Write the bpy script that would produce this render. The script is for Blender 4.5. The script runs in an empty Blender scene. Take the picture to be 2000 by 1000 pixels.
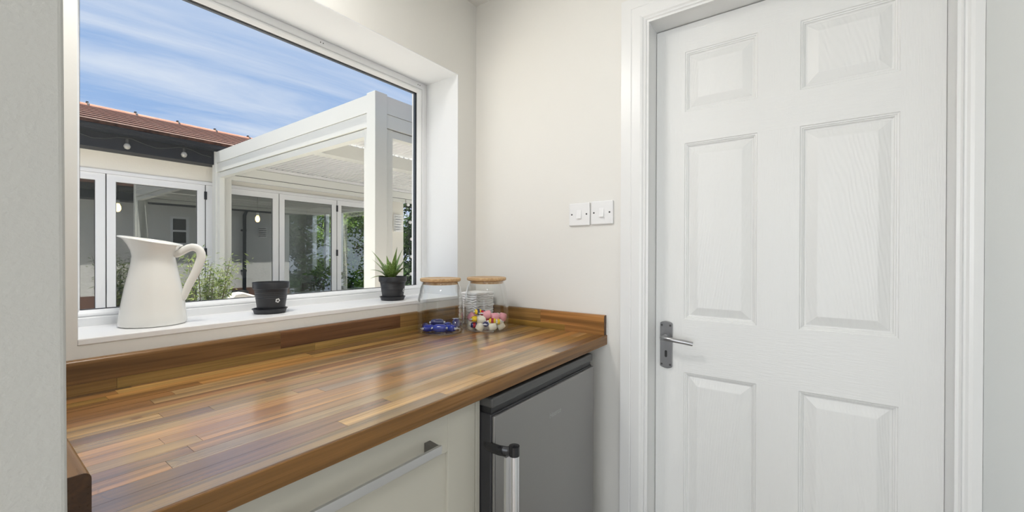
import bpy, math, random
from mathutils import Vector, Matrix, noise

random.seed(7)
SC = bpy.context.scene
COL = SC.collection
PI = math.pi

# ------------------------------------------------------------------ camera
cam_data = bpy.data.cameras.new('camera')
cam_data.sensor_width = 36.0
cam_data.lens = 799.32 / 2000.0 * 36.0
cam_data.clip_start = 0.02
cam_data.clip_end = 200
cam = bpy.data.objects.new('camera', cam_data)
COL.objects.link(cam)
CAM = Vector((-1.4137, -1.2330, 1.2034))
FW = Vector((0.80870596, 0.58819936, -0.00402323))
RT = Vector((0.58821079, -0.80870311, 0.00271235))
UP = Vector((0.00165819, 0.00456, 0.99998823))
cam.matrix_world = Matrix(((RT.x, UP.x, -FW.x, CAM.x), (RT.y, UP.y, -FW.y, CAM.y),
                           (RT.z, UP.z, -FW.z, CAM.z), (0, 0, 0, 1)))
SC.camera = cam

# ------------------------------------------------------------------ exposure
vs = SC.view_settings
vs.view_transform = 'Standard'
vs.look = 'None'
vs.exposure = 0.28
vs.gamma = 1.0
vs.use_curve_mapping = False

# ------------------------------------------------------------------ sky: blue with thin cirrus streaks
world = bpy.data.worlds.new('sky')
SC.world = world
world.use_nodes = True
wn, wl = world.node_tree.nodes, world.node_tree.links
wn.clear()
wo = wn.new('ShaderNodeOutputWorld')
bg = wn.new('ShaderNodeBackground')
bg.inputs['Strength'].default_value = 0.90
tc = wn.new('ShaderNodeTexCoord')
sep = wn.new('ShaderNodeSeparateXYZ')
wl.new(tc.outputs['Generated'], sep.inputs[0])
zc = wn.new('ShaderNodeMath'); zc.operation = 'MAXIMUM'; zc.inputs[1].default_value = 0.06
wl.new(sep.outputs['Z'], zc.inputs[0])
grad = wn.new('ShaderNodeValToRGB')
grad.color_ramp.elements[0].position = 0.0
grad.color_ramp.elements[0].color = (0.56, 0.66, 0.82, 1)
grad.color_ramp.elements[1].position = 0.75
grad.color_ramp.elements[1].color = (0.22, 0.37, 0.66, 1)
e = grad.color_ramp.elements.new(0.22); e.color = (0.29, 0.445, 0.73, 1)
wl.new(zc.outputs[0], grad.inputs[0])
dx = wn.new('ShaderNodeMath'); dx.operation = 'DIVIDE'
dy = wn.new('ShaderNodeMath'); dy.operation = 'DIVIDE'
wl.new(sep.outputs['X'], dx.inputs[0]); wl.new(zc.outputs[0], dx.inputs[1])
wl.new(sep.outputs['Y'], dy.inputs[0]); wl.new(zc.outputs[0], dy.inputs[1])
cmb = wn.new('ShaderNodeCombineXYZ')
wl.new(dx.outputs[0], cmb.inputs[0]); wl.new(dy.outputs[0], cmb.inputs[1])
mp = wn.new('ShaderNodeMapping')
mp.vector_type = 'TEXTURE'
mp.inputs['Rotation'].default_value = (0, 0, math.radians(-8))
mp.inputs['Scale'].default_value = (2.6, 0.75, 1)
wl.new(cmb.outputs[0], mp.inputs[0])
nz = wn.new('ShaderNodeTexNoise')
nz.inputs['Scale'].default_value = 1.15
nz.inputs['Detail'].default_value = 7
nz.inputs['Roughness'].default_value = 0.62
nz.inputs['Distortion'].default_value = 0.5
wl.new(mp.outputs[0], nz.inputs['Vector'])
cr = wn.new('ShaderNodeValToRGB')
cr.color_ramp.elements[0].position = 0.36; cr.color_ramp.elements[0].color = (0, 0, 0, 1)
cr.color_ramp.elements[1].position = 0.74; cr.color_ramp.elements[1].color = (1, 1, 1, 1)
wl.new(nz.outputs['Fac'], cr.inputs[0])
mx = wn.new('ShaderNodeMix'); mx.data_type = 'RGBA'
wl.new(cr.outputs[0], mx.inputs[0])
wl.new(grad.outputs[0], mx.inputs[6])
mx.inputs[7].default_value = (0.76, 0.80, 0.86, 1)
wl.new(mx.outputs[2], bg.inputs['Color'])
wl.new(bg.outputs[0], wo.inputs[0])

# ------------------------------------------------------------------ sun and added fill lights on the kitchen side
def lamp(name, kind, energy, color, loc, direction, **kw):
    d = bpy.data.lights.new(name, kind)
    d.energy = energy
    d.color = color
    for k, v in kw.items():
        setattr(d, k, v)
    o = bpy.data.objects.new(name, d)
    COL.objects.link(o)
    o.location = loc
    o.rotation_euler = Vector(direction).to_track_quat('-Z', 'Y').to_euler()
    return o

EL, AZ = math.radians(70), math.radians(-11)     # AZ is measured from +y towards +x
SUN = Vector((math.cos(EL) * math.sin(AZ), math.cos(EL) * math.cos(AZ), math.sin(EL)))
lamp('sun', 'SUN', 9.8, (1.0, 0.95, 0.87), (-6, 6, 9), -SUN, angle=math.radians(0.6))
# unseen fill light behind the camera, added to brighten the utility room
lamp('patio_fill', 'AREA', 45, (0.94, 0.97, 1.0), (-5.12, -1.75, 1.12), (1, 0, 0),
     shape='RECTANGLE', size=2.7, size_y=2.0)
# second unseen fill light, added in the same wall as the utility window
lamp('kitchen_window_fill', 'AREA', 45, (0.94, 0.97, 1.0), (-3.2, -0.03, 1.5), (0, -1, 0),
     shape='RECTANGLE', size=1.8, size_y=1.0)


# ================================================================== helpers
MAT = {}


def mat(name, color=(0.8, 0.8, 0.8), rough=0.5, metal=0.0, spec=0.5, emit=None, estr=0.0):
    m = bpy.data.materials.new(name)
    m.use_nodes = True
    b = m.node_tree.nodes['Principled BSDF']
    b.inputs['Base Color'].default_value = (*color, 1)
    b.inputs['Roughness'].default_value = rough
    b.inputs['Metallic'].default_value = metal
    b.inputs['Specular IOR Level'].default_value = spec
    if emit:
        b.inputs['Emission Color'].default_value = (*emit, 1)
        b.inputs['Emission Strength'].default_value = estr
    MAT[name] = m
    return m


def N(m, t):
    return m.node_tree.nodes.new(t)


def L(m, a, b):
    m.node_tree.links.new(a, b)


def add_noise_bump(m, scale=(1, 1, 1), nscale=200, strength=0.1, dist=0.001, detail=2):
    b = m.node_tree.nodes['Principled BSDF']
    t = N(m, 'ShaderNodeTexCoord')
    mp_ = N(m, 'ShaderNodeMapping')
    mp_.inputs['Scale'].default_value = scale
    L(m, t.outputs['Object'], mp_.inputs[0])
    n = N(m, 'ShaderNodeTexNoise')
    n.inputs['Scale'].default_value = nscale
    n.inputs['Detail'].default_value = detail
    L(m, mp_.outputs[0], n.inputs['Vector'])
    bp = N(m, 'ShaderNodeBump')
    bp.inputs['Strength'].default_value = strength
    bp.inputs['Distance'].default_value = dist
    L(m, n.outputs['Fac'], bp.inputs['Height'])
    L(m, bp.outputs[0], b.inputs['Normal'])
    return n


def add_color_noise(m, c1, c2, scale=(1, 1, 1), nscale=5, detail=4, p0=0.3, p1=0.7):
    b = m.node_tree.nodes['Principled BSDF']
    t = N(m, 'ShaderNodeTexCoord')
    mp_ = N(m, 'ShaderNodeMapping')
    mp_.inputs['Scale'].default_value = scale
    L(m, t.outputs['Object'], mp_.inputs[0])
    n = N(m, 'ShaderNodeTexNoise')
    n.inputs['Scale'].default_value = nscale
    n.inputs['Detail'].default_value = detail
    L(m, mp_.outputs[0], n.inputs['Vector'])
    r = N(m, 'ShaderNodeValToRGB')
    r.color_ramp.elements[0].position = p0; r.color_ramp.elements[0].color = (*c1, 1)
    r.color_ramp.elements[1].position = p1; r.color_ramp.elements[1].color = (*c2, 1)
    L(m, n.outputs['Fac'], r.inputs[0])
    L(m, r.outputs[0], b.inputs['Base Color'])
    return m


def glass(name, refl=0.0, ior=1.45, tint=(1, 1, 1), rough=0.0, power=5.0):
    """thin clear sheet: transparent with a Fresnel reflection (plus a constant coating reflection)"""
    m = bpy.data.materials.new(name)
    m.use_nodes = True
    nt = m.node_tree
    nt.nodes.clear()
    o = nt.nodes.new('ShaderNodeOutputMaterial')
    tr = nt.nodes.new('ShaderNodeBsdfTransparent'); tr.inputs[0].default_value = (*tint, 1)
    gl = nt.nodes.new('ShaderNodeBsdfGlossy'); gl.inputs['Roughness'].default_value = rough
    gl.inputs['Color'].default_value = (1, 1, 1, 1)
    lw = nt.nodes.new('ShaderNodeLayerWeight'); lw.inputs['Blend'].default_value = 0.5
    pw = nt.nodes.new('ShaderNodeMath'); pw.operation = 'POWER'; pw.inputs[1].default_value = power
    nt.links.new(lw.outputs['Facing'], pw.inputs[0])
    f0 = ((ior - 1) / (ior + 1)) ** 2 + refl
    ad = nt.nodes.new('ShaderNodeMath'); ad.operation = 'MULTIPLY_ADD'; ad.use_clamp = True
    ad.inputs[1].default_value = 1 - f0; ad.inputs[2].default_value = f0
    nt.links.new(pw.outputs[0], ad.inputs[0])
    mi = nt.nodes.new('ShaderNodeMixShader')
    nt.links.new(ad.outputs[0], mi.inputs[0])
    nt.links.new(tr.outputs[0], mi.inputs[1])
    nt.links.new(gl.outputs[0], mi.inputs[2])
    nt.links.new(mi.outputs[0], o.inputs[0])
    MAT[name] = m
    return m


class MB:
    """collects shapes in world space; build() links them as one mesh object"""
    def __init__(s):
        s.v = []; s.f = []

    def add(s, vs_, fs_):
        k = len(s.v)
        s.v += [tuple(p) for p in vs_]
        s.f += [tuple(i + k for i in f) for f in fs_]
        return s

    def box(s, x0, x1, y0, y1, z0, z1):
        if x0 > x1: x0, x1 = x1, x0
        if y0 > y1: y0, y1 = y1, y0
        if z0 > z1: z0, z1 = z1, z0
        return s.add([(x0, y0, z0), (x1, y0, z0), (x1, y1, z0), (x0, y1, z0),
                      (x0, y0, z1), (x1, y0, z1), (x1, y1, z1), (x0, y1, z1)],
                     [(0, 3, 2, 1), (4, 5, 6, 7), (0, 1, 5, 4), (1, 2, 6, 5), (2, 3, 7, 6), (3, 0, 4, 7)])

    def lathe(s, prof, c=(0, 0, 0), n=32, closed=False, cap=True):
        """prof: list of (r, z)"""
        vs_, fs_ = [], []
        m = len(prof)
        for i in range(n):
            a = 2 * PI * i / n
            for r, z in prof:
                vs_.append((c[0] + r * math.cos(a), c[1] + r * math.sin(a), c[2] + z))
        for i in range(n):
            j = (i + 1) % n
            for k in range(m - 1 if not closed else m):
                k2 = (k + 1) % m
                fs_.append((i * m + k, j * m + k, j * m + k2, i * m + k2))
        if cap and not closed:
            fs_.append(tuple(i * m for i in range(n))[::-1])
            fs_.append(tuple(i * m + m - 1 for i in range(n)))
        return s.add(vs_, fs_)

    def tube(s, path, r, n=10, up=Vector((0, 0, 1)), cap=True):
        """r: number, list, or list of (ra, rb) for an oval section"""
        path = [Vector(p) for p in path]
        vs_, fs_ = [], []
        m = len(path)
        pu = None
        for i, p in enumerate(path):
            t = (path[min(i + 1, m - 1)] - path[max(i - 1, 0)]).normalized()
            if pu is None:
                u_ = up if abs(t.dot(up)) < 0.95 else Vector((1, 0, 0))
            else:
                u_ = pu
            a = t.cross(u_).normalized(); b = a.cross(t).normalized()
            pu = b
            rr = r[i] if isinstance(r, (list, tuple)) else r
            ra, rb = rr if isinstance(rr, (list, tuple)) else (rr, rr)
            for k in range(n):
                an = 2 * PI * k / n
                vs_.append(p + a * (ra * math.cos(an)) + b * (rb * math.sin(an)))
        for i in range(m - 1):
            for k in range(n):
                k2 = (k + 1) % n
                fs_.append((i * n + k, i * n + k2, (i + 1) * n + k2, (i + 1) * n + k))
        if cap:
            fs_.append(tuple(range(n))[::-1])
            fs_.append(tuple((m - 1) * n + k for k in range(n)))
        return s.add(vs_, fs_)

    def prism(s, poly, a, b, axis='x'):
        """poly: list of 2D points in the plane across axis; extruded from a to b"""
        def P(u, v, t):
            return {'x': (t, u, v), 'y': (u, t, v), 'z': (u, v, t)}[axis]
        n = len(poly)
        vs_ = [P(u, v, a) for u, v in poly] + [P(u, v, b) for u, v in poly]
        fs_ = [tuple(range(n))[::-1], tuple(range(n, 2 * n))]
        for i in range(n):
            j = (i + 1) % n
            fs_.append((i, j, n + j, n + i))
        return s.add(vs_, fs_)

    def ring(s, rect, prof, axis='y'):
        """a mitred frame round rect=(u0,u1,v0,v1); prof: (inset, depth) points, closed loop"""
        u0, u1, v0, v1 = rect
        vs_, fs_ = [], []
        m = len(prof)
        for cu, cv, su, sv in ((u0, v0, 1, 1), (u1, v0, -1, 1), (u1, v1, -1, -1), (u0, v1, 1, -1)):
            for d, e_ in prof:
                u, v = cu + su * d, cv + sv * d
                vs_.append((u, e_, v) if axis == 'y' else (e_, u, v))
        for i in range(4):
            j = (i + 1) % 4
            for k in range(m):
                k2 = (k + 1) % m
                fs_.append((i * m + k, j * m + k, j * m + k2, i * m + k2))
        return s.add(vs_, fs_)

    def build(s, name, m, parent=None, smooth=None, bevel=0.0, seg=2, sub=0):
        off = Vector((0, 0, 0))
        if parent is not None:
            off = Vector(parent.get('_o', (0, 0, 0)))
        me = bpy.data.meshes.new(name)
        me.from_pydata([(x - off.x, y - off.y, z - off.z) for x, y, z in s.v], [], s.f)
        me.update()
        import bmesh
        bm = bmesh.new(); bm.from_mesh(me)
        bmesh.ops.recalc_face_normals(bm, faces=bm.faces)
        bm.to_mesh(me); bm.free()
        me.materials.append(MAT[m] if isinstance(m, str) else m)
        o = bpy.data.objects.new(name, me)
        COL.objects.link(o)
        if parent is not None:
            o.parent = parent
            o['_o'] = list(off)
        if smooth is not None:
            me.shade_smooth()
            me.set_sharp_from_angle(angle=math.radians(smooth))
        if bevel:
            b = o.modifiers.new('bevel', 'BEVEL')
            b.width = bevel; b.segments = seg; b.limit_method = 'ANGLE'
        if sub:
            q = o.modifiers.new('subdivision', 'SUBSURF'); q.levels = sub; q.render_levels = sub
        return o


def box(*a):
    return MB().box(*a)


def tag(o, label, cat=None, group=None, kind=None):
    if label: o['label'] = label
    if cat: o['category'] = cat
    if group: o['group'] = group
    if kind: o['kind'] = kind
    return o


def empty(name, loc, label=None, cat=None, group=None, kind=None):
    o = bpy.data.objects.new(name, None)
    COL.objects.link(o)
    o.location = loc
    o['_o'] = list(loc)
    o.empty_display_size = 0.05
    return tag(o, label, cat, group, kind)


def struct(name, mb, m, label, **kw):
    return tag(mb.build(name, m, **kw), label, kind='structure')


def copy_tree(o, parent=None):
    c = o.copy()
    COL.objects.link(c)
    c.parent = parent
    for ch in [x for x in o.children]:
        copy_tree(ch, c)
    return c


# ================================================================== materials
m = mat('wall_paint', (0.785, 0.772, 0.735), 0.7, spec=0.25)
add_noise_bump(m, nscale=90, strength=0.12, dist=0.002, detail=4)
m = mat('wall_paint_window_lit', (0.80, 0.825, 0.815), 0.7, spec=0.25)  # cool tint paints in the window light that this wall faces
add_noise_bump(m, nscale=90, strength=0.12, dist=0.002, detail=4)
m = mat('pier_paint_shaded', (0.50, 0.495, 0.47), 0.75, spec=0.2)  # same white paint, darkened for the shade on this wall end
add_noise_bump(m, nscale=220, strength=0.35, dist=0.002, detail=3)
m = mat('reveal_paint', (0.78, 0.80, 0.82), 0.6, spec=0.3)
mat('ceiling_paint', (0.82, 0.81, 0.78), 0.8, spec=0.2)
mat('floor_tile', (0.42, 0.38, 0.34), 0.4)
mat('upvc', (0.86, 0.87, 0.88), 0.25)
mat('sill_white', (0.87, 0.87, 0.87), 0.35)
mat('gasket', (0.02, 0.02, 0.022), 0.5)
mat('spacer', (0.045, 0.055, 0.07), 0.35)
mat('gloss_white', (0.80, 0.80, 0.79), 0.32)
for ax, sc_ in (('v', (1, 1, 0.045)), ('h', (1, 0.045, 1))):
    m = mat('door_' + ax, (0.80, 0.80, 0.785), 0.38)
    n = add_noise_bump(m, scale=sc_, nscale=420, strength=0.5, dist=0.0012, detail=2)
m = mat('door_panel', (0.80, 0.80, 0.785), 0.38)
b_ = m.node_tree.nodes['Principled BSDF']
t_ = N(m, 'ShaderNodeTexCoord'); w_ = N(m, 'ShaderNodeTexWave'); mp_ = N(m, 'ShaderNodeMapping')
mp_.inputs['Scale'].default_value = (1, 1, 0.16)
L(m, t_.outputs['Object'], mp_.inputs[0]); L(m, mp_.outputs[0], w_.inputs['Vector'])
w_.wave_type = 'RINGS'; w_.rings_direction = 'X'
w_.inputs['Scale'].default_value = 46; w_.inputs['Distortion'].default_value = 9
w_.inputs['Detail'].default_value = 3; w_.inputs['Detail Scale'].default_value = 0.6
bp_ = N(m, 'ShaderNodeBump'); bp_.inputs['Strength'].default_value = 0.32
bp_.inputs['Distance'].default_value = 0.001
L(m, w_.outputs['Fac'], bp_.inputs['Height']); L(m, bp_.outputs[0], b_.inputs['Normal'])
mat('satin_steel', (0.42, 0.42, 0.43), 0.32, metal=1.0)
mat('dark_plate', (0.26, 0.26, 0.265), 0.38, metal=1.0)
mat('brushed', (0.62, 0.62, 0.62), 0.36, metal=0.9)
mat('chrome', (0.75, 0.76, 0.78), 0.18, metal=1.0)
mat('bracket', (0.20, 0.19, 0.18), 0.4, metal=0.7)
mat('black', (0.012, 0.012, 0.013), 0.35)
mat('black_gloss', (0.012, 0.012, 0.014), 0.15)
mat('screw', (0.10, 0.10, 0.10), 0.3, metal=1.0)
mat('plate_white', (0.83, 0.83, 0.83), 0.28)
m = mat('cabinet', (0.52, 0.50, 0.43), 0.45)
m = mat('fridge_steel', (0.27, 0.265, 0.258), 0.34, metal=0.75)
mat('fridge_lid', (0.085, 0.085, 0.083), 0.4, metal=0.4)
mat('fridge_side', (0.022, 0.022, 0.025), 0.4)
mat('letter_grey', (0.36, 0.36, 0.355), 0.4)
mat('enamel', (0.90, 0.89, 0.85), 0.14, spec=0.6)
m = mat('pot_plastic', (0.022, 0.023, 0.027), 0.42)
mat('soil', (0.05, 0.035, 0.025), 0.9)
mat('sticker', (0.85, 0.85, 0.84), 0.5)
mat('sticker_ink', (0.06, 0.06, 0.06), 0.5)
m = mat('bamboo', (0.55, 0.35, 0.17), 0.45)
add_color_noise(m, (0.40, 0.235, 0.10), (0.66, 0.45, 0.24), scale=(60, 3, 60), nscale=2, detail=3)
m = mat('napkin', (0.90, 0.89, 0.88), 0.85, spec=0.1)
glass('jar_glass', refl=0.0, ior=1.30, tint=(0.990, 0.996, 0.996), power=3.0)
glass('window_glass', refl=0.0, ior=1.3, tint=(0.995, 1.0, 0.998))
glass('door_glass', refl=0.11, ior=1.5, tint=(0.85, 0.89, 0.89))
mat('seal', (0.75, 0.78, 0.80), 0.2)
mat('candy_blue', (0.004, 0.030, 0.36), 0.12, spec=0.8)
mat('candy_navy', (0.012, 0.02, 0.13), 0.12, spec=0.8)
mat('wrap_clear', (0.75, 0.77, 0.83), 0.15, spec=0.8)
mat('candy_yellow', (0.85, 0.60, 0.02), 0.2)
mat('candy_red', (0.42, 0.012, 0.03), 0.2)
mat('candy_pink', (0.80, 0.36, 0.42), 0.45)
mat('candy_cream', (0.82, 0.78, 0.66), 0.5)
# aloe leaf: dark green with pale flecks
m = mat('aloe', (0.07, 0.15, 0.035), 0.4)
b_ = m.node_tree.nodes['Principled BSDF']
t_ = N(m, 'ShaderNodeTexCoord'); v_ = N(m, 'ShaderNodeTexVoronoi')
v_.inputs['Scale'].default_value = 330
L(m, t_.outputs['Object'], v_.inputs['Vector'])
r_ = N(m, 'ShaderNodeValToRGB')
r_.color_ramp.elements[0].position = 0.18; r_.color_ramp.elements[0].color = (0.66, 0.74, 0.40, 1)
r_.color_ramp.elements[1].position = 0.38; r_.color_ramp.elements[1].color = (0.12, 0.215, 0.035, 1)
L(m, v_.outputs['Distance'], r_.inputs[0]); L(m, r_.outputs[0], b_.inputs['Base Color'])
# exterior
m = mat('render_cream', (0.86, 0.83, 0.745), 0.85, spec=0.1)
add_noise_bump(m, nscale=60, strength=0.3, dist=0.004, detail=4)
m = mat('render_white', (0.72, 0.715, 0.70), 0.85, spec=0.1)
add_noise_bump(m, nscale=25, strength=0.6, dist=0.012, detail=4)
mat('alu_white', (0.715, 0.72, 0.675), 0.4)
mat('alu_groove', (0.10, 0.10, 0.095), 0.6)
mat('louvre_white', (0.80, 0.80, 0.80), 0.4)
m = mat('roof_tile', (0.36, 0.15, 0.09), 0.8, spec=0.1)
add_color_noise(m, (0.055, 0.021, 0.013), (0.165, 0.066, 0.040), scale=(3, 1, 1), nscale=9, detail=5)
m = mat('tile_lit_edge', (0.86, 0.60, 0.49), 0.8, spec=0.1)  # pale colour stands in for light on the tile edges
m = mat('ridge_tile', (0.58, 0.27, 0.18), 0.8, spec=0.1)
add_color_noise(m, (0.40, 0.17, 0.11), (0.52, 0.26, 0.18), nscale=6)
mat('fascia_dark', (0.012, 0.014, 0.020), 0.55, spec=0.15)
m = mat('paving', (0.70, 0.67, 0.61), 0.8)
mat('bulb_glass', (0.36, 0.35, 0.31), 0.1, spec=0.8)
mat('bulb_white', (0.9, 0.9, 0.88), 0.3)
mat('bulb_lit', (1, 0.8, 0.5), 0.3, emit=(1.0, 0.62, 0.22), estr=6.0)
mat('cord', (0.02, 0.02, 0.02), 0.6)
mat('room_wall', (0.70, 0.70, 0.67), 0.8)
mat('room_shade', (0.045, 0.055, 0.058), 0.7)  # dark colour stands in for a dim, unlit interior
mat('room_ceiling', (0.24, 0.24, 0.23), 0.8)  # darkened as part of the dim garden room
mat('oak', (0.35, 0.24, 0.15), 0.5)
mat('basket', (0.10, 0.075, 0.055), 0.8)
mat('cushion', (0.74, 0.71, 0.65), 0.9, spec=0.1)
mat('brick_plinth', (0.16, 0.075, 0.05), 0.85)
for nm, c1, c2 in (('leaf_tree', (0.07, 0.18, 0.025), (0.42, 0.56, 0.12)),
                   ('leaf_dark', (0.012, 0.04, 0.010), (0.06, 0.13, 0.025)),
                   ('leaf_bamboo', (0.07, 0.12, 0.03), (0.30, 0.36, 0.13)),
                   ('leaf_house', (0.06, 0.16, 0.02), (0.25, 0.42, 0.06))):
    m = mat(nm, c1, 0.55, spec=0.25)
    add_color_noise(m, c1, c2, nscale=14, detail=2, p0=0.35, p1=0.65)
    b_ = m.node_tree.nodes['Principled BSDF']
    o_ = m.node_tree.nodes['Material Output']
    tl = N(m, 'ShaderNodeBsdfTranslucent'); ms = N(m, 'ShaderNodeMixShader'); ms.inputs[0].default_value = 0.5
    src = b_.inputs['Base Color'].links[0].from_socket
    L(m, src, tl.inputs[0]); L(m, b_.outputs[0], ms.inputs[1]); L(m, tl.outputs[0], ms.inputs[2])
    L(m, ms.outputs[0], o_.inputs[0])
mat('bark', (0.08, 0.06, 0.04), 0.9)


def wood(name, axis, marks=False, coat=0.0):
    """laminate stave: the colour comes from the object, grain runs along axis"""
    m = mat(name, (0.4, 0.25, 0.12), 0.26, spec=0.5)
    b = m.node_tree.nodes['Principled BSDF']
    b.inputs['Coat Weight'].default_value = coat; b.inputs['Coat Roughness'].default_value = 0.19; b.inputs['Coat IOR'].default_value = 1.9
    oi = N(m, 'ShaderNodeObjectInfo')
    g = N(m, 'ShaderNodeNewGeometry')
    off = N(m, 'ShaderNodeVectorMath'); off.operation = 'SCALE'; off.inputs[0].default_value = (17, 31, 23)
    L(m, oi.outputs['Random'], off.inputs['Scale'])
    ad = N(m, 'ShaderNodeVectorMath'); ad.operation = 'ADD'
    L(m, g.outputs['Position'], ad.inputs[0]); L(m, off.outputs[0], ad.inputs[1])
    mp1 = N(m, 'ShaderNodeMapping'); mp2 = N(m, 'ShaderNodeMapping')
    mp1.inputs['Scale'].default_value = (1.4, 34, 34) if axis == 'x' else (34, 1.4, 34)
    mp2.inputs['Scale'].default_value = (4, 190, 190) if axis == 'x' else (190, 4, 190)
    L(m, ad.outputs[0], mp1.inputs[0]); L(m, ad.outputs[0], mp2.inputs[0])
    n1 = N(m, 'ShaderNodeTexNoise'); n1.inputs['Scale'].default_value = 1.0; n1.inputs['Detail'].default_value = 3
    n1.inputs['Distortion'].default_value = 0.6
    n2 = N(m, 'ShaderNodeTexNoise'); n2.inputs['Scale'].default_value = 1.0; n2.inputs['Detail'].default_value = 3
    L(m, mp1.outputs[0], n1.inputs['Vector']); L(m, mp2.outputs[0], n2.inputs['Vector'])
    r1 = N(m, 'ShaderNodeMapRange'); r1.inputs['From Min'].default_value = 0.3; r1.inputs['From Max'].default_value = 0.7
    r1.inputs['To Min'].default_value = 0.50; r1.inputs['To Max'].default_value = 1.40
    r2 = N(m, 'ShaderNodeMapRange'); r2.inputs['From Min'].default_value = 0.3; r2.inputs['From Max'].default_value = 0.7
    r2.inputs['To Min'].default_value = 0.80; r2.inputs['To Max'].default_value = 1.18
    L(m, n1.outputs['Fac'], r1.inputs['Value']); L(m, n2.outputs['Fac'], r2.inputs['Value'])
    mu = N(m, 'ShaderNodeMath'); mu.operation = 'MULTIPLY'
    L(m, r1.outputs[0], mu.inputs[0]); L(m, r2.outputs[0], mu.inputs[1])
    sc_ = N(m, 'ShaderNodeVectorMath'); sc_.operation = 'SCALE'
    L(m, oi.outputs['Color'], sc_.inputs[0]); L(m, mu.outputs[0], sc_.inputs['Scale'])
    outc = sc_.outputs[0]
    if marks:
        # worn ring marks and a spill stain on the near left end of the worktop
        def mark(outc, cx, cy, rad, wid, colr, amount, filled=False):
            sb = N(m, 'ShaderNodeVectorMath'); sb.operation = 'DISTANCE'
            L(m, g.outputs['Position'], sb.inputs[0]); sb.inputs[1].default_value = (cx, cy, 0.91)
            nn = N(m, 'ShaderNodeTexNoise'); nn.inputs['Scale'].default_value = 40
            L(m, g.outputs['Position'], nn.inputs['Vector'])
            ma = N(m, 'ShaderNodeMath'); ma.operation = 'MULTIPLY_ADD'
            L(m, nn.outputs['Fac'], ma.inputs[0]); ma.inputs[1].default_value = 0.02 if filled else 0.006
            L(m, sb.outputs['Value'], ma.inputs[2])
            cmp_ = N(m, 'ShaderNodeMapRange')
            if filled:
                cmp_.inputs['From Min'].default_value = rad + wid; cmp_.inputs['From Max'].default_value = rad
                L(m, ma.outputs[0], cmp_.inputs['Value'])
            else:
                su = N(m, 'ShaderNodeMath'); su.operation = 'SUBTRACT'; su.inputs[1].default_value = rad + 0.003
                L(m, ma.outputs[0], su.inputs[0])
                ab = N(m, 'ShaderNodeMath'); ab.operation = 'ABSOLUTE'; L(m, su.outputs[0], ab.inputs[0])
                cmp_.inputs['From Min'].default_value = wid; cmp_.inputs['From Max'].default_value = 0
                L(m, ab.outputs[0], cmp_.inputs['Value'])
            nb = N(m, 'ShaderNodeTexNoise'); nb.inputs['Scale'].default_value = 16
            L(m, g.outputs['Position'], nb.inputs['Vector'])
            rb2 = N(m, 'ShaderNodeMapRange'); rb2.inputs['From Min'].default_value = 0.44; rb2.inputs['From Max'].default_value = 0.58
            rb2.inputs['To Max'].default_value = amount
            L(m, nb.outputs['Fac'], rb2.inputs['Value'])
            if filled: cmp_.inputs['To Max'].default_value = amount
            else: L(m, rb2.outputs[0], cmp_.inputs['To Max'])
            mx_ = N(m, 'ShaderNodeMix'); mx_.data_type = 'RGBA'
            L(m, cmp_.outputs[0], mx_.inputs[0]); L(m, outc, mx_.inputs[6])
            mx_.inputs[7].default_value = (*colr, 1)
            return mx_.outputs[2]
        outc = mark(outc, -1.262, -0.535, 0.045, 0.0016, (0.08, 0.05, 0.03), 0.65)
        outc = mark(outc, -1.19, -0.60, 0.085, 0.0012, (0.10, 0.06, 0.04), 0.45)
        outc = mark(outc, -1.218, -0.263, 0.016, 0.006, (0.22, 0.09, 0.01), 0.95, True)
    L(m, outc, b.inputs['Base Color'])
    ro = N(m, 'ShaderNodeMapRange')
    ro.inputs['To Min'].default_value = 0.24; ro.inputs['To Max'].default_value = 0.34
    L(m, n2.outputs['Fac'], ro.inputs['Value']); L(m, ro.outputs[0], b.inputs['Roughness'])
    return m


wood('stave_x', 'x', marks=True, coat=1.0)
for ax in 'xy':
    m = wood('edge_' + ax, ax)
    m.node_tree.nodes['Principled BSDF'].inputs['Specular IOR Level'].default_value = 0.25

# ================================================================== the room shell
WX0, WX1, WZ0, WZ1 = -1.257, -0.1176, 1.024, 1.9815     # window opening
CEIL = 2.33
WT = 0.255                                              # window wall thickness
struct('floor', box(-5.4, 0.3, -4.1, 0.0, -0.1, 0.0), 'floor_tile', 'tiled floor of the utility room and kitchen')
struct('ceiling', box(-5.4, 0.3, -4.1, WT, CEIL, 2.50), 'ceiling_paint', 'off white painted ceiling')
# window wall, round the utility window and the added kitchen window
wm = MB()
KX0, KX1 = -4.1, -2.3
for a in ((-5.4, KX0, 0, 2.33), (KX0, KX1, 0, 1.0), (KX0, KX1, 2.0, 2.33), (KX1, WX0, 0, 2.33),
          (WX0, WX1, 0, WZ0 - 0.014), (WX0, WX1, WZ1, 2.33), (WX1, 0.0, 0, 2.33)):
    wm.box(a[0], a[1], 0.0, 0.25, a[2], a[3])
struct('wall_window', wm, 'wall_paint', 'cream painted wall round the large window')
# white plaster lining of the reveal
rv = MB()
rv.box(WX1 - 0.002, WX1 + 0.01, 0.0006, 0.2, WZ0, WZ1 + 0.01)
rv.box(WX0 - 0.01, WX1 + 0.01, 0.0006, 0.2, WZ1 - 0.002, WZ1 + 0.01)
rv.box(WX0 - 0.01, WX0 + 0.001, 0.0006, 0.2, WZ0, WZ1)
struct('trim_reveal', rv, 'reveal_paint', 'bright white plaster reveal of the window')
struct('trim_sill', box(WX0, WX1, -0.001, 0.2, WZ0 - 0.014, WZ0), 'sill_white', 'white window sill under the large window', bevel=0.002)
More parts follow.
